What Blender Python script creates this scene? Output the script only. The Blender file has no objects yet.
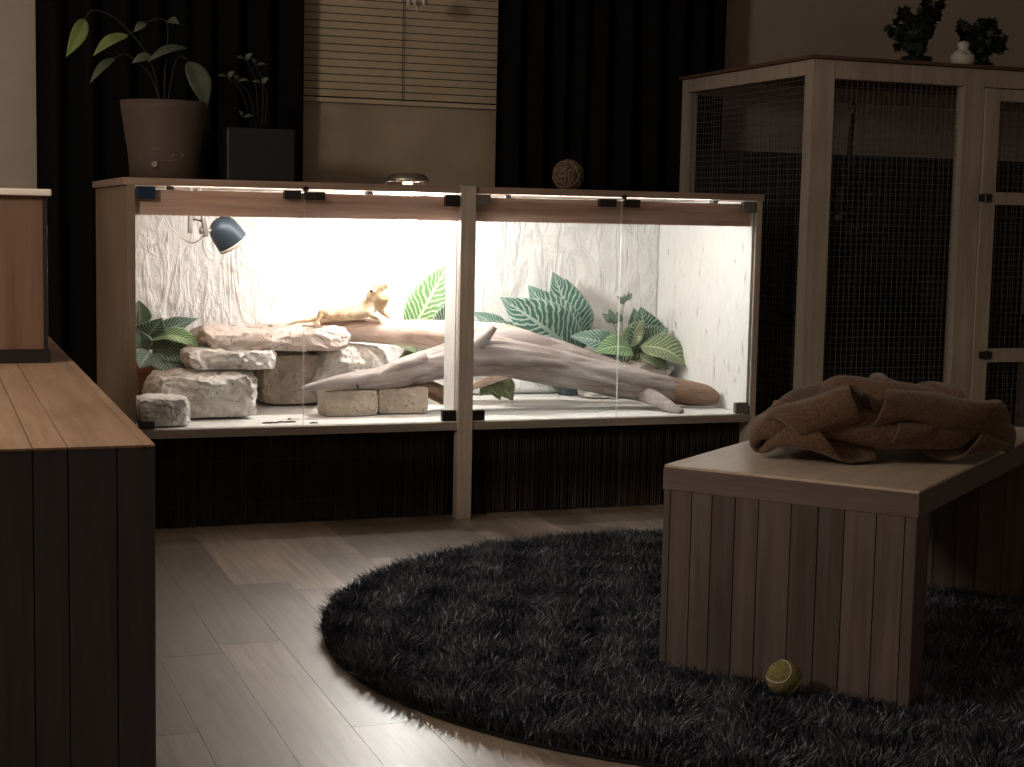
import bpy, bmesh, math, random
import numpy as np
from mathutils import Vector, Matrix, noise
PI = math.pi
C = bpy.context.scene.collection
random.seed(7)

# ------------------------------------------------------------------ camera, light, exposure
scn = bpy.context.scene
scn.view_settings.view_transform = 'Standard'
scn.view_settings.look = 'None'
scn.view_settings.gamma = 1
scn.view_settings.use_curve_mapping = False
scn.view_settings.exposure = 0.0
YAW, PIT, ROL = (math.radians(a) for a in (20.453, 5.957, 1.156))
FPX = 1584.4
EYE = Vector((0, 0, 1.0))
fw = Vector((math.sin(YAW)*math.cos(PIT), math.cos(YAW)*math.cos(PIT), -math.sin(PIT)))
r0 = Vector((math.cos(YAW), -math.sin(YAW), 0)); u0 = r0.cross(fw)
rt = r0*math.cos(ROL)+u0*math.sin(ROL); up = -r0*math.sin(ROL)+u0*math.cos(ROL)
cam = bpy.data.objects.new('camera', bpy.data.cameras.new('camera')); C.objects.link(cam)
cam.data.sensor_width = 36; cam.data.lens = FPX/1024*36
cam.matrix_world = Matrix(((rt.x, up.x, -fw.x, EYE.x), (rt.y, up.y, -fw.y, EYE.y), (rt.z, up.z, -fw.z, EYE.z), (0, 0, 0, 1)))
cam.data.clip_start = 0.05
scn.camera = cam
world = bpy.data.worlds.new('world'); scn.world = world; world.use_nodes = True
world.node_tree.nodes['Background'].inputs[0].default_value = (0.8, 0.85, 1, 1)
world.node_tree.nodes['Background'].inputs[1].default_value = 0.002
def lamp(name, loc, power, col, size):
    l = bpy.data.lights.new(name, 'POINT'); l.energy = power; l.color = col; l.shadow_soft_size = size
    o = bpy.data.objects.new(name, l); o.location = loc; C.objects.link(o); return o
lamp('room_light', (-0.85, 2.9, 1.75), 72, (1.0, 0.86, 0.73), 0.18)
lamp('fill_light_behind', (2.0, -0.6, 1.9), 4.8, (1.0, 0.9, 0.86), 0.2)  # added fill from behind the camera, no such lamp in the room
BULB_STRENGTH = 560
TUBE_STRENGTH = 30

def at(x, y, Y):                       # a direction of view carried out to depth Y
    d = fw + rt*((x-512)/FPX) - up*((y-383.5)/FPX)
    return EYE + d*(Y/d.y)

# ------------------------------------------------------------------ helpers
def tag(o, label=None, cat=None, group=None, kind=None):
    if label: o['label'] = label
    if cat: o['category'] = cat
    if group: o['group'] = group
    if kind: o['kind'] = kind
    return o
def thing(name, label, cat, loc=(0, 0, 0), rz=0, group=None):
    o = bpy.data.objects.new(name, None); C.objects.link(o); o.empty_display_size = .05
    o.location = loc; o.rotation_euler = (0, 0, rz)
    return tag(o, label, cat, group)
def obj(name, bm, m, parent=None, smooth=False, world_space=True):
    me = bpy.data.meshes.new(name)
    bm.normal_update(); bm.to_mesh(me); bm.free()
    for k in (m if isinstance(m, (list, tuple)) else [m]): me.materials.append(k)
    if smooth:
        me.polygons.foreach_set('use_smooth', [True]*len(me.polygons))
    o = bpy.data.objects.new(name, me); C.objects.link(o)
    if parent is not None:
        o.parent = parent
        if world_space:                # geometry given in world coordinates
            M = Matrix.Identity(4); q = parent
            while q is not None:
                M = (Matrix.Translation(q.location) @ q.rotation_euler.to_matrix().to_4x4()) @ M; q = q.parent
            me.transform(M.inverted())
    return o
def struct(name, bm, m, smooth=False):
    return tag(obj(name, bm, m, None, smooth), kind='structure')
def box(bm, x0, x1, y0, y1, z0, z1, bev=0.0):
    g = bmesh.ops.create_cube(bm, size=1)
    vs = g['verts']
    for v in vs:
        v.co = Vector(((x0+x1)/2+v.co.x*(x1-x0), (y0+y1)/2+v.co.y*(y1-y0), (z0+z1)/2+v.co.z*(z1-z0)))
    if bev:
        es = list({e for v in vs for e in v.link_edges})
        bmesh.ops.bevel(bm, geom=es, offset=bev, segments=2, affect='EDGES', profile=.6)
def bx(*a, **k):
    bm = bmesh.new(); box(bm, *a, **k); return bm
def frame_of(t):
    t = t.normalized(); a = Vector((0, 0, 1)) if abs(t.z) < .9 else Vector((1, 0, 0))
    n = t.cross(a).normalized(); return n, n.cross(t).normalized()
def smooth_path(pts, rad, n=6):
    P = [Vector(p) for p in pts]; out = []; ro = []
    for i in range(len(P)-1):
        p0 = P[max(i-1, 0)]; p1 = P[i]; p2 = P[i+1]; p3 = P[min(i+2, len(P)-1)]
        for k in range(n):
            t = k/n
            out.append(.5*((2*p1)+(-p0+p2)*t+(2*p0-5*p1+4*p2-p3)*t*t+(-p0+3*p1-3*p2+p3)*t**3))
            ro.append(rad[i]*(1-t)+rad[i+1]*t)
    out.append(P[-1]); ro.append(rad[-1]); return out, ro
def tube(bm, pts, rad, seg=12, sub=5, rough=0.0, seed=0, flat=1.0, grain=6.0):
    if not isinstance(rad, (list, tuple)): rad = [rad]*len(pts)
    P, R_ = smooth_path(pts, rad, sub) if sub > 1 else ([Vector(p) for p in pts], list(rad))
    rings = []; n0 = None; s = 0
    for i, p in enumerate(P):
        t = (P[min(i+1, len(P)-1)]-P[max(i-1, 0)])
        if t.length < 1e-9: t = Vector((1, 0, 0))
        t.normalize()
        if n0 is None: n, b = frame_of(t)
        else:
            n = (n0 - t*n0.dot(t)).normalized(); b = t.cross(n)
        n0 = n
        if i: s += (P[i]-P[i-1]).length
        ring = []
        for k in range(seg):
            a = 2*PI*k/seg
            r = R_[i]
            if rough:
                r *= 1+rough*(noise.noise(Vector((math.cos(a)*1.6, math.sin(a)*1.6, s*grain+seed*7.3)))
                              + .8*noise.noise(Vector((math.cos(a)*4, math.sin(a)*4, s*grain*.6+seed*3.1)))
                              - 1.1*max(0, 1-abs(noise.noise(Vector((math.cos(a+s*.8)*2.4, math.sin(a+s*.8)*2.4, s*grain*.3+seed*1.7))))*7))
            v = n*math.cos(a)*r + b*math.sin(a)*r
            v.z *= flat
            ring.append(bm.verts.new(p+v))
        rings.append(ring)
    for i in range(len(rings)-1):
        for k in range(seg):
            bm.faces.new((rings[i][k], rings[i][(k+1) % seg], rings[i+1][(k+1) % seg], rings[i+1][k]))
    bm.faces.new(list(reversed(rings[0]))); bm.faces.new(rings[-1])
def tb(pts, rad, **k):
    bm = bmesh.new(); tube(bm, pts, rad, **k); return bm
def lathe(bm, prof, c=(0, 0, 0), seg=32, axis=(0, 0, 1), caps=True):
    c = Vector(c); ax = Vector(axis).normalized(); n, b = frame_of(ax)
    rings = [[bm.verts.new(c+ax*z+(n*math.cos(2*PI*k/seg)+b*math.sin(2*PI*k/seg))*max(r, 1e-4)) for k in range(seg)] for r, z in prof]
    for i in range(len(rings)-1):
        for k in range(seg):
            bm.faces.new((rings[i][k], rings[i][(k+1) % seg], rings[i+1][(k+1) % seg], rings[i+1][k]))
    if caps:
        bm.faces.new(list(reversed(rings[0]))); bm.faces.new(rings[-1])
def lt(prof, *a, **k):
    bm = bmesh.new(); lathe(bm, prof, *a, **k); bmesh.ops.recalc_face_normals(bm, faces=bm.faces); return bm
def ellipsoid(bm, c, r, u=24, v=14, rot=None):
    M = Matrix.Translation(Vector(c)) @ (rot.to_4x4() if rot else Matrix.Identity(4)) @ Matrix.Diagonal((*r, 1))
    bmesh.ops.create_uvsphere(bm, u_segments=u, v_segments=v, radius=1, matrix=M)

# ------------------------------------------------------------------ materials
def new_mat(name):
    m = bpy.data.materials.new(name); m.use_nodes = True
    nt = m.node_tree; b = nt.nodes['Principled BSDF']; return m, nt, b
def rgb(r, g, b):
    f = lambda c: (c/255/12.92) if c/255 <= .04045 else ((c/255+.055)/1.055)**2.4
    return (f(r), f(g), f(b), 1)
def ramp(nt, fac, stops):
    n = nt.nodes.new('ShaderNodeValToRGB'); e = n.color_ramp.elements
    while len(e) < len(stops): e.new(.5)
    for i, (p, c) in enumerate(stops): e[i].position = p; e[i].color = c
    nt.links.new(fac, n.inputs[0]); return n.outputs[0]
def noise_tex(nt, scale=5, detail=4, rough=.55, stretch=(1, 1, 1), dist=0, coord='Object', rot=(0, 0, 0)):
    tc = nt.nodes.new('ShaderNodeTexCoord'); mp = nt.nodes.new('ShaderNodeMapping'); n = nt.nodes.new('ShaderNodeTexNoise')
    mp.inputs['Scale'].default_value = stretch; mp.inputs['Rotation'].default_value = rot
    n.inputs['Scale'].default_value = scale; n.inputs['Detail'].default_value = detail
    n.inputs['Roughness'].default_value = rough; n.inputs['Distortion'].default_value = dist
    nt.links.new(tc.outputs[coord], mp.inputs[0]); nt.links.new(mp.outputs[0], n.inputs['Vector'])
    return n.outputs['Fac']
def bump(nt, b, h, strength=.3, dist=.01, prev=None):
    n = nt.nodes.new('ShaderNodeBump'); n.inputs['Strength'].default_value = strength; n.inputs['Distance'].default_value = dist
    nt.links.new(h, n.inputs['Height'])
    if prev is not None: nt.links.new(prev.outputs[0], n.inputs['Normal'])
    nt.links.new(n.outputs[0], b.inputs['Normal']); return n
def mix(nt, fac, a, b, mode='MIX'):
    n = nt.nodes.new('ShaderNodeMix'); n.data_type = 'RGBA'; n.blend_type = mode
    for sock, v in ((n.inputs['Factor'], fac), (n.inputs['A'], a), (n.inputs['B'], b)):
        pass
    def put(i, v):
        if hasattr(v, 'is_linked') or hasattr(v, 'links'): nt.links.new(v, n.inputs[i])
        else: n.inputs[i].default_value = v
    put(0, fac); put(6, a); put(7, b)
    return n.outputs[2]
def math_n(nt, op, a, b=None):
    n = nt.nodes.new('ShaderNodeMath'); n.operation = op
    for i, v in enumerate((a, b)):
        if v is None: continue
        if isinstance(v, (int, float)): n.inputs[i].default_value = v
        else: nt.links.new(v, n.inputs[i])
    return n.outputs[0]
def plain(name, col, rough=.6, metal=0, nscale=40, amt=.15, bs=.1, spec=.5):
    m, nt, b = new_mat(name)
    f = noise_tex(nt, nscale, 3)
    lo = tuple(c*(1-amt) for c in col[:3])+(1,); hi = tuple(min(1, c*(1+amt)) for c in col[:3])+(1,)
    nt.links.new(ramp(nt, f, [(.3, lo), (.7, hi)]), b.inputs['Base Color'])
    b.inputs['Roughness'].default_value = rough; b.inputs['Metallic'].default_value = metal
    b.inputs['Specular IOR Level'].default_value = spec
    if bs: bump(nt, b, f, bs, .003)
    return m
def wood(name, dark, light, axis=1, rough=.6, island=.5, gscale=3.0, fine=1.0, spec=.4, bs=.25):
    m, nt, b = new_mat(name)
    st = [22, 22, 22]; st[axis] = 1.2
    f = noise_tex(nt, gscale, 6, .6, tuple(st), .6)
    f2 = noise_tex(nt, 2.5, 3, .5, (1, 1, 1))
    col = ramp(nt, f, [(.28, dark), (.72, light)])
    if island:
        g = nt.nodes.new('ShaderNodeNewGeometry')
        sc = math_n(nt, 'ADD', math_n(nt, 'MULTIPLY', g.outputs['Random Per Island'], island), 1-island*.55)
        cc = nt.nodes.new('ShaderNodeCombineColor')
        for i in range(3): nt.links.new(sc, cc.inputs[i])
        col = mix(nt, 1.0, col, cc.outputs[0], 'MULTIPLY')
    blot = ramp(nt, f2, [(.3, (.8, .8, .8, 1)), (.7, (1.06, 1.05, 1.03, 1))])
    col = mix(nt, 1.0, col, blot, 'MULTIPLY')
    nt.links.new(col, b.inputs['Base Color'])
    b.inputs['Roughness'].default_value = rough; b.inputs['Specular IOR Level'].default_value = spec
    bump(nt, b, f, bs, .002)
    return m
M = {}
M['wall'] = plain('wall_paint', (.50, .43, .36, 1), .85, 0, 9, .05, .05)
M['ceiling'] = plain('ceiling_paint', (.6, .57, .52, 1), .9, 0, 9, .04, 0)
M['curtain'] = plain('curtain_cloth', (.0085, .008, .0085, 1), .95, 0, 220, .3, .3, spec=.1)
M['floor'] = wood('floor_laminate', rgb(128, 112, 97), rgb(184, 167, 149), 1, .42, .8, 2.2, spec=1.0, bs=.08)
fb = M['floor'].node_tree.nodes['Principled BSDF']; fb.inputs['Coat Weight'].default_value = .8; fb.inputs['Coat Roughness'].default_value = .40
M['rug'] = plain('rug_backing', (.01, .01, .012, 1), .95)
m, nt, b = new_mat('rug_pile'); M['pile'] = m
g = nt.nodes.new('ShaderNodeNewGeometry')
nt.links.new(ramp(nt, g.outputs['Random Per Island'], [(0, (.008, .0095, .014, 1)), (.55, (.042, .048, .064, 1)), (.9, (.12, .13, .165, 1)), (1, (.42, .45, .54, 1))]), b.inputs['Base Color'])
b.inputs['Roughness'].default_value = .45; b.inputs['Specular IOR Level'].default_value = .5
M['frame'] = wood('grey_painted_wood', rgb(184, 170, 158), rgb(214, 202, 190), 2, .6, .1, 2)
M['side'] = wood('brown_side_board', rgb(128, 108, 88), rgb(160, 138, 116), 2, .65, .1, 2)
M['board'] = wood('top_board_wood', rgb(140, 116, 100), rgb(180, 156, 138), 0, .65, .2, 2)
M['beam'] = wood('brown_beam_wood', rgb(196, 152, 132), rgb(240, 208, 190), 0, .6, .2, 2)
M['rail'] = wood('deck_rail_wood', rgb(140, 130, 118), rgb(180, 170, 158), 0, .6, .1, 2)
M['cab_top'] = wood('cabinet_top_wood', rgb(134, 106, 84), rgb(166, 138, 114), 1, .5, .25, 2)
M['cab_shaded'] = wood('cabinet_shaded_wood', rgb(66, 66, 72), rgb(84, 84, 92), 2, .7, .3, 2, spec=.2)  # darker than the top: the front's shade is put into the colour
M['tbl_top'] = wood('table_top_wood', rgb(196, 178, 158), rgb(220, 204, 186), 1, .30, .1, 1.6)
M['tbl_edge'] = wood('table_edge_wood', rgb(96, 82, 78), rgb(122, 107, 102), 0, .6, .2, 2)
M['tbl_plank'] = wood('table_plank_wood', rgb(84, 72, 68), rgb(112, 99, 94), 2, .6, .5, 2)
M['cage_wood'] = wood('cage_frame_wood', rgb(174, 160, 147), rgb(202, 190, 177), 2, .65, .1, 2)
M['cage_top'] = wood('cage_top_wood', rgb(90, 66, 50), rgb(128, 98, 76), 0, .7, .1, 2)
M['speaker'] = wood('brown_veneer', rgb(98, 74, 60), rgb(126, 98, 80), 2, .5, .0, 1.2)
M['wire'] = plain('galvanised_wire', (.20, .20, .21, 1), .55, .3, 40, .1, 0)
M['black'] = plain('black_plastic', (.012, .012, .013, 1), .45)
M['hinge'] = plain('dark_metal_clip', (.05, .045, .042, 1), .35, .6, 80, .3, .05)
M['clip_blue'] = plain('blue_metal_clip', (.02, .045, .09, 1), .35, .5)
M['clip_grey'] = plain('grey_metal_clip', (.26, .25, .24, 1), .4, .5)
M['white'] = plain('white_ceramic', (.72, .68, .6, 1), .4, 0, 20, .08, .05)
M['steel'] = plain('brushed_metal', (.55, .52, .48, 1), .35, .9, 60, .1, .05)
M['blue'] = plain('blue_grey_enamel', (.040, .068, .095, 1), .35, .2, 30, .1, 0)
M['terracotta'] = plain('terracotta_clay', (.40, .17, .09, 1), .8, 0, 25, .2, .2)
M['pot'] = plain('taupe_pot', (.095, .066, .052, 1), .7, 0, 12, .08, .05)
M['potprint'] = plain('pale_pot_print', (.26, .22, .19, 1), .7)
M['soil'] = plain('soil', (.03, .02, .014, 1), .95, 0, 60, .4, .8)
M['stem'] = plain('green_stem', (.10, .15, .05, 1), .6)
M['sprig'] = plain('dry_sprig', (.25, .24, .14, 1), .7)
M['twig'] = plain('dark_twig', (.05, .035, .03, 1), .8)
M['slat'] = plain('blind_slat', (.66, .55, .40, 1), .4, 0, 8, .06, 0)
M['film'] = plain('window_film', (.50, .42, .30, 1), .4, 0, 6, .10, .03)
M['cord'] = plain('grey_cord', (.12, .11, .1, 1), .7)
M['reed'] = wood('dark_reed', (.012, .009, .008, 1), (.07, .052, .044, 1), 2, .7, .9, 3)
M['ivy'] = plain('dark_ivy_leaf', (.010, .018, .008, 1), .5, 0, 30, .4, .1)
M['darkwood'] = plain('dark_perch_wood', (.014, .011, .010, 1), .8, 0, 15, .3, .3)
M['greyplastic'] = plain('grey_plastic', (.12, .11, .11, 1), .5)

# plaster relief of the terrarium walls
def plaster(name, vertical):
    m, nt, b = new_mat(name)
    st = (1, 1, .38) if vertical else (1, 1, 1)
    a = noise_tex(nt, 4.0, 4, .55, st, 1.1)
    w = math_n(nt, 'ABSOLUTE', math_n(nt, 'SUBTRACT', a, .5))
    ridge = ramp(nt, w, [(0, (1, 1, 1, 1)), (.03, (.2, .2, .2, 1)), (.12, (0, 0, 0, 1))])
    k1 = ramp(nt, noise_tex(nt, 5.5, 4, .55, (2.2, 1, .6), 1.0, rot=(0, .6, 0)), [(.50, (0, 0, 0, 1)), (.60, (1, 1, 1, 1)), (.66, (.2, .2, .2, 1))])
    k2 = ramp(nt, noise_tex(nt, 4.5, 4, .55, (2.4, 1, .6), 1.0, rot=(0, -.9, 0)), [(.52, (0, 0, 0, 1)), (.60, (1, 1, 1, 1)), (.68, (.2, .2, .2, 1))])
    f2 = noise_tex(nt, 30, 4, .6, st, .8)
    h = math_n(nt, 'ADD', math_n(nt, 'MULTIPLY', ridge, .35 if not vertical else .1), math_n(nt, 'MULTIPLY', f2, .5))
    if not vertical: h = math_n(nt, 'ADD', h, math_n(nt, 'MULTIPLY', math_n(nt, 'ADD', k1, k2), .55))
    dirt = noise_tex(nt, 48 if vertical else 5, 3, .6, (1, 1, .30) if vertical else (1, 1, 1), .3)
    col = ramp(nt, dirt, [(.30 if vertical else .22, (.40, .38, .34, 1)), (.345 if vertical else .30, (.70, .70, .68, 1)), (.7, (.76, .76, .745, 1))])
    nt.links.new(col, b.inputs['Base Color'])
    b.inputs['Roughness'].default_value = .8; b.inputs['Specular IOR Level'].default_value = .2
    bump(nt, b, h, .42, .012)
    return m
M['plaster'] = plaster('white_plaster_relief', False)
M['plaster_side'] = plaster('white_brushed_plaster', True)
M['deck'] = plain('pale_deck_board', (.72, .71, .68, 1), .5, 0, 7, .08, .05)
# rock
def rockmat(name, lo, hi, pit=.6, scale=60):
    m, nt, b = new_mat(name)
    f = noise_tex(nt, 9, 8, .65)
    v = nt.nodes.new('ShaderNodeTexVoronoi'); v.inputs['Scale'].default_value = scale
    tc = nt.nodes.new('ShaderNodeTexCoord'); nt.links.new(tc.outputs['Object'], v.inputs['Vector'])
    p = ramp(nt, v.outputs['Distance'], [(.08, (0, 0, 0, 1)), (.35, (1, 1, 1, 1))])
    mask = ramp(nt, noise_tex(nt, 22, 3), [(.48, (0, 0, 0, 1)), (.6, (1, 1, 1, 1))])
    pits = math_n(nt, 'MULTIPLY', math_n(nt, 'SUBTRACT', 1.0, p), mask)
    col = ramp(nt, f, [(.3, lo), (.65, hi)])
    col = mix(nt, math_n(nt, 'MULTIPLY', pits, pit), col, (lo[0]*.35, lo[1]*.3, lo[2]*.28, 1))
    nt.links.new(col, b.inputs['Base Color'])
    h = math_n(nt, 'SUBTRACT', math_n(nt, 'MULTIPLY', f, 1.2), math_n(nt, 'MULTIPLY', pits, .5))
    b.inputs['Roughness'].default_value = .85; b.inputs['Specular IOR Level'].default_value = .2
    bump(nt, b, h, .7, .012)
    return m
M['rock'] = rockmat('pale_limestone', (.36, .33, .29, 1), (.66, .64, .60, 1))
M['rock_pink'] = rockmat('pinkish_limestone', (.44, .35, .30, 1), (.68, .60, .55, 1), .9)
M['rock_tan'] = rockmat('tan_stone', (.34, .28, .22, 1), (.58, .50, .42, 1), .4)
m, nt, b = new_mat('driftwood'); M['drift'] = m
f = noise_tex(nt, 2.4, 6, .6, (1.0, 9, 9), 1.2); f2 = noise_tex(nt, 5, 4, .6, (1, 2, 2))
c1 = ramp(nt, f, [(.28, (.15, .115, .10, 1)), (.42, (.31, .265, .25, 1)), (.7, (.46, .425, .415, 1))])
c2 = ramp(nt, f2, [(.35, (.80, .74, .70, 1)), (.62, (1.05, 1.04, 1.04, 1))])
nt.links.new(mix(nt, 1.0, c1, c2, 'MULTIPLY'), b.inputs['Base Color'])
b.inputs['Roughness'].default_value = .7; b.inputs['Specular IOR Level'].default_value = .25
bump(nt, b, f, .5, .008)
m, nt, b = new_mat('reddish_driftwood'); M['drift_red'] = m
f = noise_tex(nt, 2.4, 6, .6, (1.0, 9, 9), 1.2)
nt.links.new(ramp(nt, f, [(.28, (.36, .22, .16, 1)), (.5, (.58, .44, .37, 1)), (.7, (.68, .60, .54, 1))]), b.inputs['Base Color'])
b.inputs['Roughness'].default_value = .7; bump(nt, b, f, .4, .006)
m, nt, b = new_mat('cut_driftwood_end'); M['drift_end'] = m
f = noise_tex(nt, 3, 6, .6, (1.0, 12, 12), .8)
nt.links.new(ramp(nt, f, [(.3, (.16, .085, .05, 1)), (.7, (.36, .23, .16, 1))]), b.inputs['Base Color']); b.inputs['Roughness'].default_value = .75
bump(nt, b, f, .5, .006)
# glass
def glassmat(name, tint, k=1.0):
    m = bpy.data.materials.new(name); m.use_nodes = True; nt = m.node_tree; nt.nodes.clear()
    o = nt.nodes.new('ShaderNodeOutputMaterial'); mx = nt.nodes.new('ShaderNodeMixShader')
    t = nt.nodes.new('ShaderNodeBsdfTransparent'); g = nt.nodes.new('ShaderNodeBsdfGlossy'); f = nt.nodes.new('ShaderNodeFresnel')
    f.inputs[0].default_value = 1.45; t.inputs[0].default_value = tint; g.inputs['Roughness'].default_value = .01
    nt.links.new(math_n(nt, 'MULTIPLY', f.outputs[0], k), mx.inputs[0]); nt.links.new(t.outputs[0], mx.inputs[1]); nt.links.new(g.outputs[0], mx.inputs[2])
    nt.links.new(mx.outputs[0], o.inputs[0]); return m
M['glass'] = glassmat('clear_glass', (.985, .99, .985, 1), .6)
M['edge'] = plain('ground_glass_edge', (.72, .75, .72, 1), .3, 0, 30, .05, 0)
def emit(name, col, s):
    m, nt, b = new_mat(name); b.inputs['Base Color'].default_value = (*col, 1)
    b.inputs['Emission Color'].default_value = (*col, 1); b.inputs['Emission Strength'].default_value = s; return m
M['bulb'] = emit('glowing_bulb', (1.0, .98, .95), BULB_STRENGTH)
M['tube'] = emit('glowing_tube', (.91, 1.0, 1.0), TUBE_STRENGTH)
M['tube_left'] = emit('glowing_tube_left', (1.0, .99, .97), TUBE_STRENGTH*.8)
# veined leaf
def leafmat(name, dark, vein, n=11, vw=.17):
    m, nt, b = new_mat(name)
    uv = nt.nodes.new('ShaderNodeUVMap'); sp = nt.nodes.new('ShaderNodeSeparateXYZ'); nt.links.new(uv.outputs[0], sp.inputs[0])
    u = math_n(nt, 'ABSOLUTE', math_n(nt, 'SUBTRACT', sp.outputs[0], .5))
    nz = noise_tex(nt, 30, 3)
    s = math_n(nt, 'SUBTRACT', math_n(nt, 'MULTIPLY', sp.outputs[1], n), math_n(nt, 'MULTIPLY', u, n*.42))
    s = math_n(nt, 'ADD', s, math_n(nt, 'MULTIPLY', nz, 1.5))
    fr = math_n(nt, 'ABSOLUTE', math_n(nt, 'SUBTRACT', math_n(nt, 'FRACT', s), .5))
    v = math_n(nt, 'LESS_THAN', fr, vw)
    mid = math_n(nt, 'LESS_THAN', u, .035)
    rim = math_n(nt, 'GREATER_THAN', u, .47)
    k = math_n(nt, 'MULTIPLY', math_n(nt, 'MAXIMUM', math_n(nt, 'MAXIMUM', v, mid), math_n(nt, 'MULTIPLY', rim, .5)), .9)
    nt.links.new(mix(nt, k, dark, vein), b.inputs['Base Color'])
    b.inputs['Roughness'].default_value = .45
    tr = nt.nodes.new('ShaderNodeBsdfTranslucent'); nt.links.new(mix(nt, k, dark, vein), tr.inputs[0])
    mx = nt.nodes.new('ShaderNodeMixShader'); mx.inputs[0].default_value = .18
    out = nt.nodes['Material Output']; nt.links.new(b.outputs[0], mx.inputs[1]); nt.links.new(tr.outputs[0], mx.inputs[2]); nt.links.new(mx.outputs[0], out.inputs[0])
    return m
M['leaf_teal'] = leafmat('teal_zebra_leaf', (.07, .19, .145, 1), (.50, .62, .55, 1), 15, .17)
M['leaf_dark'] = leafmat('dark_zebra_leaf', (.05, .12, .075, 1), (.42, .52, .42, 1), 14, .16)
M['leaf_fresh'] = leafmat('fresh_zebra_leaf', (.10, .22, .08, 1), (.45, .58, .36, 1), 13, .15)
M['leaf_olive'] = leafmat('olive_zebra_leaf', (.13, .18, .09, 1), (.42, .48, .30, 1), 13, .15)
M['leaf_plain'] = plain('plain_pale_green_leaf', (.20, .27, .085, 1), .5, 0, 20, .2, .1)
M['leaf_night'] = plain('grey_green_leaf', (.09, .11, .075, 1), .5, 0, 20, .2, .1)

# ------------------------------------------------------------------ leaf builder
def leaf(base, tip, width, nrm=(0, -1, .3), bend=.12, fold=.25, wave=.0, mat='leaf_dark', parent=None, name='leaf', full=.42, nu=8, nv=16):
    base = Vector(base); tip = Vector(tip); L = (tip-base).length; t = (tip-base).normalized()
    n = Vector(nrm); n = (n-t*n.dot(t)).normalized(); s = t.cross(n)
    bm = bmesh.new(); uvl = bm.loops.layers.uv.new('UVMap'); grid = []
    for j in range(nv+1):
        v = j/nv
        vv = v**(math.log(.5)/math.log(full))
        w = width*.5*(math.sin(PI*vv))**(.7 if vv < .5 else 1.0)+.0003
        row = []
        for i in range(nu+1):
            u = i/nu*2-1
            p = base+t*(L*v)+n*(bend*L*math.sin(PI*v))+s*(u*w)+n*(abs(u)*w*fold)+n*(wave*L*math.sin(v*14+u*2)*abs(u))
            row.append((bm.verts.new(p), (i/nu, v)))
        grid.append(row)
    for j in range(nv):
        for i in range(nu):
            q = [grid[j][i], grid[j][i+1], grid[j+1][i+1], grid[j+1][i]]
            f = bm.faces.new([a[0] for a in q])
            for lp, a in zip(f.loops, q): lp[uvl].uv = a[1]
    o = obj(name, bm, M[mat], parent, True)
    sm = o.modifiers.new('thick', 'SOLIDIFY'); sm.thickness = .0012
    return o

# ------------------------------------------------------------------ room shell
WY = 6.2                      # inner face of the back wall
struct_floor = bmesh.new()
random.seed(3)
x = -3.0 + .0; w = .145; k0 = math.floor((-3.0-.775)/w); k = k0
while .775+k*w < 5.2:
    xa = .775+k*w; y = -1.2-random.random()*.9
    while y < WY+.05:
        L = random.choice((.62, .9, 1.25)); ya, yb = max(y, -1.2), min(y+L, WY+.05)
        if yb-ya > .01: box(struct_floor, xa+.0004, xa+w-.0004, ya+.0004, yb-.0004, -.02, 0)
        y += L
    k += 1
struct('floor', struct_floor, M['floor'])
XL, XR, YF, ZC = -2.9, 5.1, -1.2, 2.55
struct('wall_left', bx(XL-.1, XL, YF, WY, 0, ZC), M['wall'])
struct('wall_right', bx(XR, XR+.1, YF, WY, 0, ZC), M['wall'])
struct('wall_front', bx(XL-.1, XR+.1, YF-.1, YF, 0, ZC), M['wall'])
struct('ceiling', bx(XL-.1, XR+.1, YF-.1, WY+.2, ZC, ZC+.1), M['ceiling'])
WX0, WX1, WZ0, WZ1 = 1.05, 2.55, 1.0, 2.25
bm = bmesh.new()
box(bm, XL-.1, WX0, WY, WY+.2, 0, ZC); box(bm, WX1, XR+.1, WY, WY+.2, 0, ZC)
box(bm, WX0, WX1, WY, WY+.2, 0, WZ0); box(bm, WX0, WX1, WY, WY+.2, WZ1, ZC)
struct('wall_back', bm, M['wall'])
bm = bmesh.new()
for a in ((WX0, WX0+.05, WZ0, WZ1), (WX1-.05, WX1, WZ0, WZ1), (WX0, WX1, WZ0, WZ0+.05), (WX0, WX1, WZ1-.05, WZ1)):
    box(bm, a[0], a[1], WY+.08, WY+.14, a[2], a[3], bev=.004)
win = struct('window_1', bm, M['white'])
obj('pane', bx(WX0+.05, WX1-.05, WY+.105, WY+.111, WZ0+.05, WZ1-.05), M['glass'], win)
obj('window_sill', bx(WX0-.02, WX1+.02, WY-.06, WY+.1, WZ0-.03, WZ0, bev=.004), M['white'], win)
struct('baseboard_back', bx(XL, XR, WY-.015, WY, 0, .07, bev=.003), M['white'])
struct('baseboard_right', bx(XR-.015, XR, YF, WY-.02, 0, .07, bev=.003), M['white'])

# window blind with a plain cloth hanging below it
bl = thing('window_blind', 'brown slatted blind with plain lower panel hanging between dark curtains', 'blind', (1.8, WY-.06, 2.25))
BX0, BX1, BY = 1.30, 2.28, WY-.045
ztop = 2.24; zb = 1.460; n = int((ztop-zb)/.0292)
bm = bmesh.new()
for i in range(n):
    zc = zb+.0146+i*.0292
    g = bmesh.ops.create_cube(bm, size=1)['verts']
    Mx = Matrix.Translation((( BX0+BX1)/2, BY, zc)) @ Matrix.Rotation(math.radians(-72), 4, 'X') @ Matrix.Diagonal((BX1-BX0, .0262, .0010, 1))
    for v in g: v.co = Mx @ v.co
obj('slats', bm, M['slat'], bl)
obj('bottom_rail', bx(BX0, BX1, BY-.008, BY+.008, zb-.022, zb-.004, bev=.003), M['slat'], bl)
obj('head_rail', bx(BX0, BX1, BY-.02, BY+.02, ztop, ztop+.04, bev=.003), M['slat'], bl)
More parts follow.
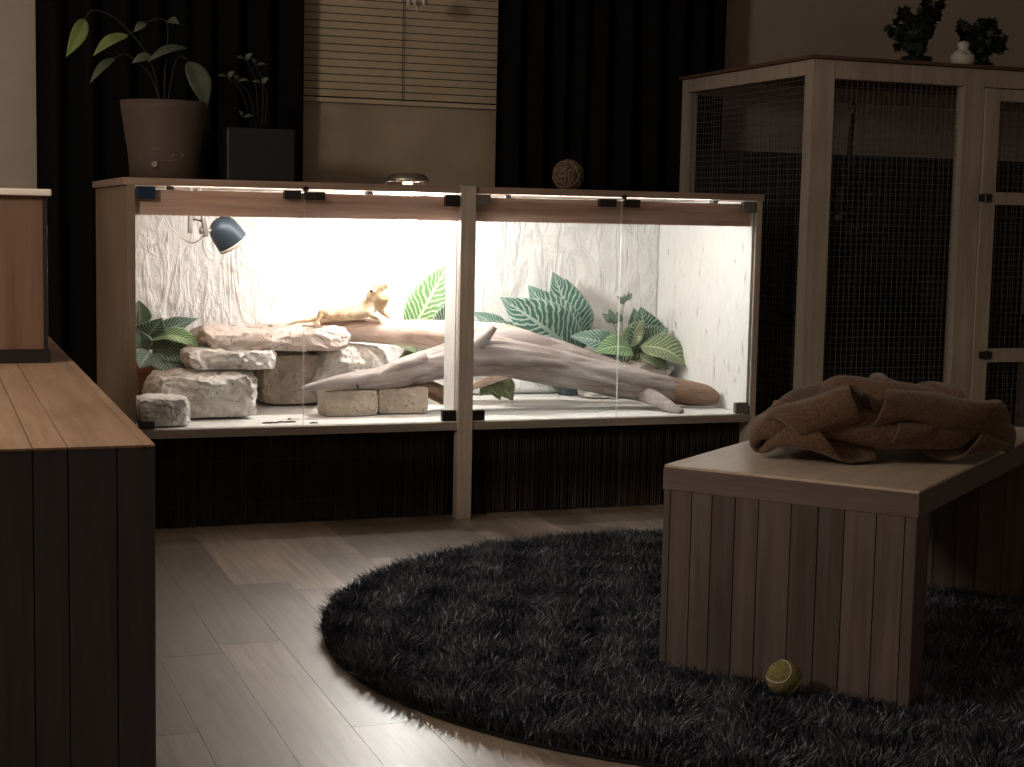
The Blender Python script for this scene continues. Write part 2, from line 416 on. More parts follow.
for xx in (1.80,):
    obj('ladder_cord', bx(xx-.0015, xx+.0015, BY-.0155, BY-.0135, zb-.01, ztop), M['cord'], bl)
bm = bmesh.new(); ga = []
for i in range(61):
    for_z = []
    xx = BX0+(BX1-BX0)*i/60
    for j in range(31):
        zz = 1.03+(zb-.01-1.03)*j/30
        for_z.append(bm.verts.new((xx, BY+.014+.003*noise.noise(Vector((xx*2, 0, zz*3)))+.0012*math.sin(zz*220), zz)))
    ga.append(for_z)
for i in range(60):
    for j in range(30): bm.faces.new((ga[i][j], ga[i+1][j], ga[i+1][j+1], ga[i][j+1]))
o = obj('lower_panel', bm, M['film'], bl, True)
o.modifiers.new('t', 'SOLIDIFY').thickness = .002

# curtains
def curtain(x0, x1, label, seed, folds):
    bm = bmesh.new(); rows = []; n = 220
    for j in range(9):
        z = .03+(2.36-.03)*j/8; row = []
        for i in range(n+1):
            t = i/n; x = x0+(x1-x0)*t
            y = 6.05+.028*math.sin(t*folds*2*PI+.9*math.sin(t*9+seed)+.15*math.sin(z*2+seed))+.01*math.sin(t*folds*5.1+z*1.5)
            row.append(bm.verts.new((x, y, z)))
        rows.append(row)
    for j in range(8):
        for i in range(n): bm.faces.new((rows[j][i], rows[j][i+1], rows[j+1][i+1], rows[j+1][i]))
    o = obj('curtain', bm, M['curtain'], None, True)
    o.modifiers.new('t', 'SOLIDIFY').thickness = .003
    return tag(o, label, 'curtain', 'black curtains')
curtain(.40, 1.375, 'black curtain left of the window, behind the potted plants', 1, 9)
curtain(2.165, 3.19, 'black curtain right of the window, behind the woven ball', 4, 10)
bm = tb([(-.1, 6.05, 2.40), (3.7, 6.05, 2.40)], .012, sub=1)
t = thing('curtain_rod', 'black curtain rod above the window with both dark curtains hanging from it', 'curtain rod', (1.8, 6.05, 2.4))
obj('rod', bm, M['black'], t)
for xx in (.1, 3.5): obj('bracket', bx(xx-.01, xx+.01, 6.05, WY, 2.39, 2.41), M['black'], t)

# crystal pendant at the top of the window
p = at(417, 4, 5.85)
t = thing('hanging_ornament', 'small pale glass ornament dangling in front of the blind at the window top', 'ornament', p)
bm = bmesh.new()
lathe(bm, [(.001, -.028), (.006, -.02), (.004, -.012), (.012, -.004), (.020, .006), (.026, .02), (.022, .034), (.008, .044)], p, 10)
obj('drop', bm, M['white'], t)
for k in range(6):
    a = k*PI/3; c = p+Vector((math.cos(a)*.034, math.sin(a)*.034, .008))
    bm = bmesh.new(); lathe(bm, [(.001, -.018), (.008, -.006), (.006, .008), (.001, .014)], c, 6); obj('crystal', bm, M['white'], t)
obj('ring', lt([(.034, .020), (.038, .022), (.038, .026), (.034, .028)], p, 20), M['steel'], t)
obj('string', tb([p+Vector((0, 0, .04)), Vector((p.x, p.y, ZC))], .0012, sub=1, seg=6), M['cord'], t)

# ------------------------------------------------------------------ terrarium
YT = 4.945; DZ = .325; YB = 5.735
T = thing('terrarium', 'long wooden terrarium with glass doors, brightly lit inside, on a reed-screened base', 'terrarium', (1.69, 5.4, 0))
def tp(name, bm, m, parent=None, smooth=False): return obj(name, bm, m, parent or T, smooth)
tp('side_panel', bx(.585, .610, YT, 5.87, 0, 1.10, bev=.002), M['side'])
tp('side_panel', bx(2.7485, 2.771, YT, 5.87, 0, 1.10, bev=.002), M['frame'])
tp('side_lining', bx(2.737, 2.748, YT+.012, 5.86, .326, 1.075), M['plaster_side'])
tp('centre_post', bx(1.652, 1.703, YT-.012, YT+.03, 0, 1.102, bev=.002), M['frame'])
tp('divider', bx(1.650, 1.700, YT+.0305, 5.085, .326, 1.074), M['plaster_side'])
HX0, HX1, HY0, HY1 = 1.535, 1.635, 5.28, 5.38
bm = bmesh.new()
box(bm, .575, HX0, YT-.002, 5.88, 1.078, 1.0999); box(bm, HX1, 2.776, YT-.002, 5.88, 1.078, 1.0999)
box(bm, HX0, HX1, YT-.002, HY0, 1.078, 1.0999); box(bm, HX0, HX1, HY1, 5.88, 1.078, 1.0999)
bmesh.ops.remove_doubles(bm, verts=bm.verts, dist=.0005)
tp('top_board', bm, M['board'])
for a, b_ in ((.610, 1.652), (1.703, 2.748)):
    tp('fascia_beam', bx(a, b_, YT+.022, YT+.04, .987, 1.0655), M['beam'])
tp('deck', bx(.6105, 2.736, YT+.02, 5.86, .299, DZ), M['deck'])
for a, b_ in ((.610, 1.652), (1.703, 2.748)):
    tp('front_rail', bx(a, b_, YT-.004, YT+.0195, .297, .323, bev=.001), M['rail'])
# back wall with modelled relief
bm = bmesh.new(); nx, nz = 200, 84; rows = []
for j in range(nz+1):
    z = DZ+(1.078-DZ)*j/nz; row = []
    for i in range(nx+1):
        xx = .611+(2.736-.611)*i/nx
        q = Vector((xx*5, 0, z*5)); r = 1-abs(noise.noise(q+Vector((noise.noise(q*1.3)*1.2, 3, noise.noise(q*1.1+Vector((7, 0, 0)))*1.2))))*2.2
        d = .006*max(0, r)**3+.008*noise.noise(q*.6)+.002*noise.noise(q*4)
        foot = .05*max(0, 1-(z-DZ)/.09)**2
        row.append(bm.verts.new((xx, YB-d-foot, z)))
    rows.append(row)
for j in range(nz):
    for i in range(nx): bm.faces.new((rows[j][i], rows[j][i+1], rows[j+1][i+1], rows[j+1][i]))
o = tp('back_wall', bm, M['plaster'], None, True); o.modifiers.new('t', 'SOLIDIFY').thickness = -.03
tp('rear_board', bx(.6105, 2.748, 5.845, 5.87, 0, 1.078), M['frame'])
# glass doors and their clips
def clip(x0, x1, z0, z1, m, par):
    bm = bx(x0, x1, YT-.006, YT+.016, z0, z1, bev=.002)
    ym = YT-.007; bmesh.ops.create_cone(bm, cap_ends=True, segments=12, radius1=.004, radius2=.004, depth=.004,
                   matrix=Matrix.Translation(((x0+x1)/2, ym, (z0+z1)/2)) @ Matrix.Rotation(PI/2, 4, 'X'))
    return tp('hinge_clip', bm, M[m], par)
def door(x0, x1, z1, clips):
    g = bx(x0, x1, YT+.004, YT+.009, .326, z1)
    for f in g.faces:
        if abs(f.normal.y) < .5: f.material_index = 1
    o = tp('glass_door', g, [M['glass'], M['edge']])
    for c in clips: clip(*c, o)
door(.614, 1.1335, 1.072, [(.613, .670, 1.036, 1.074, 'clip_blue'), (1.068, 1.122, 1.046, 1.073, 'hinge'), (.617, .665, .328, .352, 'hinge')])
door(1.1365, 1.648, 1.072, [(1.136, 1.198, 1.044, 1.070, 'hinge'), (1.600, 1.648, 1.034, 1.072, 'hinge'), (1.600, 1.648, .328, .364, 'hinge')])
door(1.706, 2.2305, 1.072, [(1.706, 1.756, 1.040, 1.076, 'clip_grey'), (2.145, 2.208, 1.045, 1.071, 'hinge'), (1.706, 1.748, .328, .362, 'hinge')])
door(2.2335, 2.735, 1.072, [(2.240, 2.296, 1.045, 1.071, 'hinge'), (2.692, 2.738, 1.038, 1.074, 'clip_grey'), (2.690, 2.736, .328, .366, 'clip_grey')])
for xx in (1.135, 2.232):
    bm = bmesh.new()
    lathe(bm, [(.009, 0), (.009, .010)], (xx, YT-.016, 1.078), 14, (0, 1, 0)); lathe(bm, [(.004, 0), (.004, .016)], (xx, YT-.018, 1.060), 8, (0, 0, 1))
    tp('door_lock', bm, M['hinge'])
# fluorescent tubes and holders
for a, b_, m_ in ((.74, 1.36, 'tube_left'), (1.86, 2.62, 'tube')):
    tp('light_tube', tb([(a, 5.045, 1.048), (b_, 5.045, 1.048)], .012, sub=1, seg=14), M[m_])
    for xx in (a-.02, b_+.0):
        tp('tube_holder', bx(xx, xx+.02, 5.03, 5.06, 1.030, 1.0775, bev=.002), M['black'])
# reed screens of the base
for a, b_ in ((.612, 1.650), (1.705, 2.748)):
    bm = bmesh.new(); xx = a+.004; rnd = random.Random(int(a*100))
    while xx < b_-.004:
        r = rnd.uniform(.0022, .0040); y = 5.01+rnd.uniform(-.004, .004); z1 = .285+rnd.uniform(-.012, .008)
        tube(bm, [(xx+rnd.uniform(-.002, .002), y, .004), (xx+rnd.uniform(-.002, .002), y+rnd.uniform(-.003, .003), z1)], r, seg=6, sub=1)
        xx += r*1.9
    s = tp('reed_screen', bm, M['reed'])
    for z in (.07, .21): tp('binding_wire', bx(a+.002, b_-.002, 5.0035, 5.005, z-.001, z+.001), M['hinge'], s)
    bm = bx(a, b_, 5.019, 5.028, .002, .296); tp('backing_board', bm, M['black'])

# ------------------------------------------------------------------ lamps of the terrarium
HL = thing('heat_lamp', 'round metal heat lamp set through the terrarium top, glowing beneath its dish', 'lamp', (1.585, 5.33, 1.1))
c = Vector((1.585, 5.33, 0))
obj('dish', lt([(.012, 1.150), (.040, 1.150), (.060, 1.144), (.072, 1.130), (.076, 1.118), (.074, 1.118), (.064, 1.132), (.040, 1.143), (.012, 1.144)], c, 40), M['steel'], HL, True)
obj('socket', lt([(.014, 1.030), (.019, 1.034), (.019, 1.110), (.012, 1.146)], c, 20), M['white'], HL, True)
obj('bulb', lt([(.001, .955), (.014, .958), (.026, .969), (.033, .988), (.032, 1.000), (.022, 1.018), (.014, 1.034)], c, 28), M['bulb'], HL, True)
for k in range(3):
    a = k*2*PI/3+.5
    obj('bracket', tb([c+Vector((math.cos(a)*.080, math.sin(a)*.080, 1.1)), c+Vector((math.cos(a)*.072, math.sin(a)*.072, 1.127))], .003, sub=1, seg=6), M['steel'], HL)
CL = thing('clip_lamp', 'blue-grey clip spotlight hanging under the terrarium top on the left, switched off', 'lamp', tuple(at(205, 216, 5.16)))
hc = at(226, 233, 5.20); ax = Vector((.52, .10, -.72)).normalized()
bm = bmesh.new(); lathe(bm, [(.004, -.052), (.022, -.050), (.036, -.040), (.045, -.022), (.049, .0), (.051, .034), (.051, .040)], hc, 36, ax, caps=False)
o = obj('lamp_head', bm, M['blue'], CL, True); o.modifiers.new('t', 'SOLIDIFY').thickness = .002
bm = bmesh.new(); lathe(bm, [(.0505, .036), (.054, .037), (.054, .047), (.050, .048), (.047, .040)], hc, 36, ax, caps=False); obj('rim', bm, M['white'], CL, True)
bm = bmesh.new(); ellipsoid(bm, hc+ax*.012, (.028, .028, .030)); obj('reflector_bulb', bm, M['white'], CL, True)
ca = at(205, 227, 5.19)
bm = bmesh.new(); tube(bm, [at(213, 229, 5.19), at(206, 232, 5.185), at(200, 228, 5.18)], .007, seg=10)
lathe(bm, [(.011, -.010), (.011, .010)], at(203, 231, 5.18), 14, (1, .2, 0)); obj('swivel_arm', bm, M['steel'], CL, True)
for pp in ([(191, 208), (190, 233)], [(199, 208), (206, 237)]):
    a, b_ = at(*pp[0], 5.17), at(*pp[1], 5.165)
    bm = bmesh.new(); d = (b_-a); n_ = Vector((1, 0, 0)); n_ = (n_-d.normalized()*n_.dot(d.normalized())).normalized(); s_ = d.normalized().cross(n_)
    vs = []
    a.z = 1.076
    for q, hw in ((a, .010), (b_, .015)):
        for su, sv in ((-1, -1), (1, -1), (1, 1), (-1, 1)): vs.append(bm.verts.new(q+n_*.003*su*2.0+s_*hw*sv))
    for i in range(4): bm.faces.new((vs[i], vs[(i+1) % 4], vs[4+(i+1) % 4], vs[4+i]))
    bm.faces.new(vs[:4]); bm.faces.new(vs[4:]); bmesh.ops.recalc_face_normals(bm, faces=bm.faces)
    obj('clamp_jaw', bm, M['clip_grey'], CL)
obj('clamp_spring', tb([at(192, 219, 5.168), at(203, 221, 5.168)], .006, sub=1, seg=8), M['hinge'], CL)
obj('power_cord', tb([at(160, 203, 5.60), at(168, 224, 5.66), at(182, 238, 5.68), at(193, 243, 5.60), at(203, 237, 5.35), at(208, 231, 5.22)], .0022, seg=6), M['white'], CL, True)

# ------------------------------------------------------------------ rocks
def rock(label, X, Yr, Z, mat='rock', seed=1, rnd=.25, rough=.10, rz=0, cuts=38, cat='rock', group='pale flat rocks', name='rock', taper=0.0):
    """X=(x0,x1) Yr=(y0,y1) Z=(z0,z1)"""
    cx, cy = sum(X)/2, sum(Yr)/2; sx, sy, sz = (X[1]-X[0])/2, (Yr[1]-Yr[0])/2, (Z[1]-Z[0])/2
    bm = bmesh.new(); bmesh.ops.create_cube(bm, size=2)
    bmesh.ops.subdivide_edges(bm, edges=bm.edges[:], cuts=cuts, use_grid_fill=True)
    for v in bm.verts:
        p = v.co.copy(); s = (p.x**4+p.y**4+p.z**4)**.25
        rr = (abs(p.x)**3.2+abs(p.y)**3.2+abs(p.z)**3.2)**(1/3.2)
        q = p.lerp(p/rr, rnd*2.0 if rnd < .5 else 1)
        q.x *= 1-taper*(q.z*.5+.5); q.y *= 1-taper*(q.z*.5+.5)
        w_ = Vector((q.x*sx, q.y*sy, q.z*sz))
        dz = Vector((noise.noise(w_*9+Vector((seed*5, 0, 0))), noise.noise(w_*9+Vector((0, seed*5, 9))), noise.noise(w_*9+Vector((3, 0, seed*5)))))
        d2 = Vector((noise.noise(w_*50+Vector((seed, 0, 0))), noise.noise(w_*50+Vector((0, seed, 9))), noise.noise(w_*50+Vector((3, 0, seed)))))
        d3 = noise.noise(w_*70+Vector((seed*2, 5, 0)))+.6*noise.noise(w_*130+Vector((seed*2, 5, 0)))
        m_ = min(sx, sy)
        off = dz*rough*m_*1.8+d2*rough*m_*.55+v.co.normalized()*d3*rough*.03
        off.z *= .6 if q.z > -.8 else .05
        v.co = w_+off
    lo = min(v.co.z for v in bm.verts)
    for v in bm.verts: v.co.z -= lo
    me = bpy.data.meshes.new(name); bm.normal_update(); bm.to_mesh(me); bm.free(); me.materials.append(M[mat])
    me.polygons.foreach_set('use_smooth', [True]*len(me.polygons))
    o = bpy.data.objects.new(name, me); C.objects.link(o); o.location = (cx, cy, Z[0]); o.rotation_euler = (0, 0, rz)
    return tag(o, label, cat, group)
X_ = lambda x, y, Y: at(x, y, Y).x
Z_ = lambda x, y, Y: at(x, y, Y).z
rock('small pitted white rock in the front left corner of the terrarium', (.622, X_(190, 410, 5.0)), (4.975, 5.10), (DZ+.001, Z_(165, 396, 5.03)), 'rock', 1, .3, .16)
rock('large white rock with a smooth cut face, lowest step of the rock pile', (X_(150, 400, 5.15), X_(262, 395, 5.15)), (5.13, 5.42), (DZ+.001, Z_(210, 375, 5.2)), 'rock', 2, .24, .14, taper=.08)
rock('pitted pale slab lying second from the bottom in the rock pile', (X_(188, 362, 5.24), X_(276, 362, 5.24)), (5.22, 5.50), (Z_(210, 375, 5.2)+.001, Z_(230, 353, 5.25)), 'rock', 3, .24, .14)
rock('pinkish brown shaded rock holding up the top slab of the pile', (X_(262, 380, 5.48), X_(322, 380, 5.48)), (5.46, 5.66), (DZ+.001, Z_(290, 354, 5.48)), 'rock_tan', 4, .18, .10)
ZT = max(Z_(230, 353, 5.25), Z_(290, 354, 5.48))+.004
rock('long thin pinkish slab topping the rock pile under the lizard tail', (X_(204, 345, 5.30), X_(351, 345, 5.30)), (5.27, 5.66), (Z_(250, 354, 5.28), Z_(280, 333, 5.30)), 'rock_pink', 5, .22, .10)
rock('bright white rock standing behind the pointed end of the driftwood', (X_(316, 360, 5.42), X_(388, 360, 5.42)), (5.40, 5.62), (DZ+.001, Z_(350, 346, 5.44)), 'rock', 6, .35, .14)
rock('cracked tan wooden block in front, left of its neighbour', (X_(323, 402, 5.15), X_(377, 402, 5.15)), (5.14, 5.25), (DZ+.001, Z_(350, 390, 5.16)), 'rock_tan', 7, .12, .08, .05, cat='block', group='tan blocks under the driftwood', name='block')
rock('smoother tan block in front, right of the cracked one', (X_(378, 402, 5.17), X_(430, 402, 5.17)), (5.155, 5.28), (DZ+.001, Z_(400, 388, 5.17)), 'rock_tan', 8, .16, .08, -.08, cat='block', group='tan blocks under the driftwood', name='block')
rock('small cream stone under the driftwood in the right half', (X_(586, 392, 5.48), X_(618, 392, 5.48)), (5.45, 5.56), (DZ+.001, Z_(600, 383, 5.47)), 'rock', 9, .3, .16)
rock('sandy stone showing behind the driftwood below the right plant', (X_(618, 372, 5.50), X_(668, 372, 5.50)), (5.47, 5.66), (DZ+.001, Z_(643, 364, 5.50)), 'rock_pink', 10, .4, .14)
# blue dish beside the stone
p = Vector((X_(572, 392, 5.6), 5.62, DZ))
o = obj('water_dish', lt([(.030, .001), (.040, .003), (.047, .036), (.051, .038), (.050, .042), (.044, .040), (.036, .008), (.002, .006)], p, 28), M['blue'], None, True)
tag(o, 'dark blue dish half hidden behind the driftwood, left of the cream stone', 'dish')

# ------------------------------------------------------------------ driftwood
def PT(l, s=1): return [at(x_, y_, Y_) for x_, y_, Y_, r_ in l], [r_*Y_/FPX*1.05 for x_, y_, Y_, r_ in l]
fl = thing('driftwood_branch', 'thick grey driftwood branch lying across the front of the terrarium past the centre post', 'driftwood', tuple(at(560, 380, 5.2)))
P_, R_ = PT([(356, 386, 5.16, 4), (372, 381, 5.17, 8), (400, 373, 5.19, 13), (432, 364, 5.22, 16), (468, 357, 5.22, 19), (500, 357, 5.22, 20), (540, 365, 5.21, 19), (580, 373, 5.20, 18), (625, 382, 5.18, 17.5), (652, 388.5, 5.17, 15.8), (668, 390, 5.18, 13.5), (678, 391.5, 5.18, 9)])
obj('trunk', tb(P_, R_, seg=44, sub=10, rough=.12, seed=1), M['drift'], fl, True)
P_, R_ = PT([(640, 387, 5.18, 11), (665, 390, 5.19, 14.2), (690, 393.5, 5.17, 13.8), (704, 396, 5.15, 12.5), (714, 398.5, 5.14, 8.5), (717, 399.5, 5.14, 4)])
obj('broken_end', tb(P_, R_, seg=24, sub=7, rough=.12, seed=2), M['drift_end'], fl, True)
P_, R_ = PT([(640, 392, 5.16, 9), (655, 399, 5.10, 8), (672, 408, 5.03, 5.5), (682, 412.5, 4.99, 3.5)])
obj('side_stub', tb(P_, R_, seg=16, sub=6, rough=.08, seed=3), M['drift'], fl, True)
P_, R_ = PT([(472, 352, 5.20, 11), (480, 343, 5.18, 8), (489, 333, 5.17, 5), (495, 327, 5.16, 3)])
obj('knot_stub', tb(P_, R_, seg=16, sub=6, rough=.10, seed=4), M['drift'], fl, True)
P_, R_ = PT([(300, 389, 5.14, 1.5), (318, 385.5, 5.15, 4.5), (345, 381, 5.16, 8), (375, 377.5, 5.18, 11), (402, 375, 5.20, 13), (425, 370, 5.21, 8)])
obj('split_end', tb(P_, R_, seg=18, sub=7, rough=.22, seed=5, grain=14), M['drift'], fl, True)
P_, R_ = PT([(374, 379, 5.155, 1.5), (388, 371, 5.155, 3.5), (402, 365, 5.16, 5), (425, 358, 5.18, 6.5)])
obj('splinter', tb(P_, R_, seg=10, sub=6, rough=.25, seed=6, grain=14), M['drift'], fl, True)
rl = thing('driftwood_log', 'reddish driftwood log behind, the lizard resting on its left half', 'driftwood', tuple(at(420, 335, 5.45)))
P_, R_ = PT([(200, 346, 5.66, 3), (215, 343, 5.64, 7), (250, 336, 5.60, 9), (300, 331, 5.54, 10), (350, 330, 5.48, 11.5), (400, 332.5, 5.44, 13.5), (455, 335, 5.40, 14), (500, 338, 5.38, 15), (530, 347, 5.36, 15), (570, 357, 5.34, 13)])
obj('trunk', tb(P_, R_, seg=26, sub=8, rough=.07, seed=8), M['drift_red'], rl, True)
P_, R_ = PT([(475, 340, 5.33, 8), (505, 341, 5.335, 12), (530, 346, 5.34, 14), (560, 353, 5.33, 12), (600, 365, 5.31, 10), (640, 376, 5.29, 8), (663, 381, 5.28, 4)])
obj('grey_limb', tb(P_, R_, seg=22, sub=8, rough=.12, seed=9), M['drift'], rl, True)
P_, R_ = PT([(470, 388, 5.5, 3), (488, 381, 5.46, 4.5), (505, 374, 5.40, 5), (520, 366, 5.38, 5)])
obj('lower_limb', tb(P_, R_, seg=14, sub=6, rough=.12, seed=10), M['drift_red'], rl, True)
cb = thing('cork_piece', 'hollow brown bark piece beside the tan blocks, left of the centre post', 'bark', tuple(at(425, 395, 5.25)))
P_, R_ = PT([(404, 384, 5.22, 6), (420, 386, 5.24, 8), (436, 392, 5.26, 9), (446, 398, 5.28, 8)])
obj('bark_tube', tb(P_, R_, seg=18, sub=6, rough=.22, seed=11, grain=14), M['drift_end'], cb, True)
# twigs on the deck
for i, (xa, ya, xb, yb, Y_) in enumerate(((262, 424, 272, 420, 5.02), (266, 421, 278, 424, 5.02), (276, 423, 286, 421, 5.03), (284, 424, 296, 423, 5.03), (288, 419, 291, 418, 5.1), (310, 424, 318, 421, 4.99))):
    a, b_ = at(xa, ya, Y_), at(xb, yb, Y_); a.z = b_.z = DZ+.0025
    mid = (a+b_)/2+Vector((0, .004, .001))
    o = obj('twig', tb([a, mid, b_], [.0022, .0028, .0014], seg=6, sub=3), M['twig'], None, True)
    tag(o, 'tiny dark twig scrap on the white deck below the glass door seam', 'twig', 'twig scraps on the white deck')

# ------------------------------------------------------------------ terrarium plants
def plant(name, label, base, leaves, stems=True, group='artificial leafy plants in the terrarium', cat='plant'):
    b0 = Vector(base)
    t = thing(name, label, cat, tuple(b0), 0, group)
    for (bx_, by_, tx_, ty_, w_, Yb_, Yt_, mat, nrm, bend, fold) in leaves:
        a, b_ = at(bx_, by_, Yb_), at(tx_, ty_, Yt_)
        leaf(a, b_, w_*((Yb_+Yt_)/2)/FPX*1.05, nrm, bend, fold, .012, mat, t)
        if stems:
            obj('stem', tb([b0, b0.lerp(a, .5)+Vector((0, .01, .01)), a], .0028, seg=6, sub=4), M['stem'], t, True)
    return t
# left plant in terracotta pot
pc = Vector((X_(153, 380, 5.5)+.005, 5.52, DZ))
t = plant('zebra_plant', 'zebra-striped green plant in a terracotta pot at the terrarium left end', pc+Vector((0, 0, .16)), [
    (142, 350, 200, 318, 26, 5.55, 5.50, 'leaf_teal', (0, -.6, .8), .10, .2),
    (138, 345, 162, 318, 36, 5.50, 5.42, 'leaf_dark', (.3, -1, .2), .06, .2),
    (140, 325, 139, 300, 22, 5.50, 5.48, 'leaf_dark', (0, -1, .2), .06, .2),
    (142, 352, 138, 330, 22, 5.46, 5.40, 'leaf_dark', (0, -1, .4), .05, .2),
    (150, 340, 204, 351, 26, 5.46, 5.36, 'leaf_fresh', (0, -.5, .9), .18, .25),
    (152, 350, 200, 362, 26, 5.45, 5.38, 'leaf_dark', (0, -.8, .6), .10, .25),
    (158, 352, 176, 375, 34, 5.42, 5.36, 'leaf_dark', (.2, -1, .3), .10, .25),
    (172, 350, 192, 372, 26, 5.42, 5.38, 'leaf_teal', (.2, -1, .3), .10, .25),
    (150, 352, 139, 368, 22, 5.42, 5.38, 'leaf_teal', (0, -1, .4), .10, .25)], False)
obj('pot', lt([(.050, .001), (.062, .004), (.078, .125), (.084, .126), (.085, .158), (.078, .158), (.074, .146), (.002, .146)], pc, 36), M['terracotta'], t, True)
obj('stem', tb([pc+Vector((0, 0, .14)), pc+Vector((-.02, .01, .21))], .004, sub=1, seg=8), M['stem'], t)
# centre plant behind the log
b0 = Vector((X_(430, 380, 5.62), 5.64, DZ+.002))
plant('zebra_plant', 'pale striped leaf plant behind the log, just left of the centre post', b0, [
    (410, 334, 448, 264, 40, 5.60, 5.62, 'leaf_fresh', (-.2, -1, .1), .05, .12),
    (432, 340, 456, 296, 26, 5.58, 5.58, 'leaf_dark', (.2, -1, .2), .08, .2),
    (418, 352, 395, 344, 14, 5.56, 5.52, 'leaf_olive', (0, -.7, .6), .1, .2),
    (416, 356, 397, 362, 14, 5.55, 5.50, 'leaf_olive', (0, -.7, .6), .1, .2)])
# teal plant right of the post
b0 = Vector((X_(562, 380, 5.60), 5.62, DZ+.002))
plant('zebra_plant', 'blue-green striped plant with upright pointed leaves right of the centre post', b0, [
    (578, 354, 500, 297, 58, 5.56, 5.50, 'leaf_teal', (-.3, -1, .2), .08, .18),
    (576, 352, 528, 285, 48, 5.60, 5.58, 'leaf_teal', (-.2, -1, .2), .06, .18),
    (576, 350, 553, 272, 50, 5.64, 5.64, 'leaf_teal', (0, -1, .2), .06, .18),
    (578, 348, 566, 279, 40, 5.66, 5.66, 'leaf_dark', (.3, -1, .2), .08, .18),
    (572, 352, 582, 324, 24, 5.55, 5.55, 'leaf_dark', (.4, -1, .2), .08, .18),
    (568, 352, 520, 340, 20, 5.52, 5.46, 'leaf_teal', (0, -.8, .6), .06, .18),
    (540, 346, 474, 322, 22, 5.62, 5.60, 'leaf_teal', (0, -1, .5), .08, .2),
    (510, 336, 472, 312, 20, 5.68, 5.66, 'leaf_teal', (0, -1, .3), .08, .2)])
b0 = Vector((X_(628, 380, 5.64), 5.685, DZ+.002))
t = plant('zebra_plant', 'green striped plant with broad drooping leaves near the right wall', b0, [
    (622, 356, 570, 336, 30, 5.54, 5.50, 'leaf_teal', (-.2, -.8, .6), .12, .2),
    (632, 350, 594, 352, 30, 5.50, 5.44, 'leaf_fresh', (0, -.8, .7), .14, .2),
    (626, 346, 642, 320, 22, 5.56, 5.54, 'leaf_olive', (-.4, -1, .2), .06, .3),
    (636, 350, 634, 308, 26, 5.62, 5.62, 'leaf_dark', (0, -1, .2), .06, .2),
    (640, 356, 641, 307, 58, 5.60, 5.58, 'leaf_dark', (.3, -1, .3), .08, .2),
    (640, 350, 668, 328, 34, 5.58, 5.54, 'leaf_dark', (.2, -.9, .6), .10, .2),
    (640, 346, 689, 368, 44, 5.52, 5.44, 'leaf_olive', (.1, -.7, .8), .16, .22),
    (640, 354, 668, 370, 30, 5.50, 5.44, 'leaf_olive', (.1, -.7, .8), .12, .22)])
for pts, lv in (([(622, 350), (618, 335), (612, 322)], [(612, 322, 602, 314, 9), (612, 322, 609, 309, 9), (613, 324, 618, 312, 9)]),
                ([(624, 350), (622, 322), (624, 304), (629, 292)], [(624, 304, 617, 296, 7), (624, 303, 624, 294, 6), (626, 300, 632, 293, 6), (622, 322, 616, 312, 6)])):
    obj('stem', tb([at(a, b_, 5.52) for a, b_ in pts], .0018, seg=6), M['sprig'], t, True)
    for a in lv: leaf(at(a[0], a[1], 5.52), at(a[2], a[3], 5.51), a[4]*5.5/FPX, (0, -1, .2), .1, .2, 0, 'leaf_dark', t, nu=4, nv=6)
b0 = Vector((X_(497, 400, 5.55), 5.56, DZ+.002))
plant('zebra_plant', 'small olive leaf plant lying under the driftwood just right of the centre post', b0, [
    (494, 378, 513, 401, 26, 5.50, 5.40, 'leaf_olive', (0, -1, .2), .06, .2),
    (492, 376, 500, 400, 18, 5.48, 5.44, 'leaf_olive', (-.4, -1, .2), .06, .2),
    (490, 380, 480, 396, 14, 5.50, 5.48, 'leaf_olive', (0, -1, .3), .08, .2)])

# ------------------------------------------------------------------ bearded dragon
m, nt, b = new_mat('lizard_skin'); M['skin'] = m
f = noise_tex(nt, 26, 4, .6); v = nt.nodes.new('ShaderNodeTexVoronoi'); v.inputs['Scale'].default_value = 260
tc = nt.nodes.new('ShaderNodeTexCoord'); nt.links.new(tc.outputs['Object'], v.inputs['Vector'])
nt.links.new(ramp(nt, f, [(.32, (.26, .17, .085, 1)), (.5, (.48, .37, .23, 1)), (.7, (.62, .53, .38, 1))]), b.inputs['Base Color'])
b.inputs['Roughness'].default_value = .65; bump(nt, b, v.outputs['Distance'], .5, .002)
M['eye'] = plain('lizard_eye', (.01, .007, .005, 1), .15, 0, 50, .1, 0)
M['mouth'] = plain('lizard_mouth_line', (.16, .09, .045, 1), .6)
DR = thing('bearded_dragon', 'pale sandy lizard basking on the log with its head raised towards the lamp', 'lizard', tuple(at(350, 316, 5.44)))
bm = bmesh.new()
def ring_chain(bm, sec, seg=20):
    rings = []
    for i, (p, ru, rv, w_) in enumerate(sec):       # ru: half width (sideways), rv: half height
        t = (sec[min(i+1, len(sec)-1)][0]-sec[max(i-1, 0)][0]).normalized()
        s = Vector(w_); s = (s-t*s.dot(t)).normalized(); n_ = s.cross(t)
        rings.append([bm.verts.new(p+s*ru*math.cos(2*PI*k/seg)+n_*rv*math.sin(2*PI*k/seg)) for k in range(seg)])
    for i in range(len(rings)-1):
        for k in range(seg): bm.faces.new((rings[i][k], rings[i][(k+1) % seg], rings[i+1][(k+1) % seg], rings[i+1][k]))
    bm.faces.new(list(reversed(rings[0]))); bm.faces.new(rings[-1])
Q = lambda x_, y_, Y_: at(x_, y_, Y_)
PXM = 5.44/FPX
sd = (0, -1, 0)
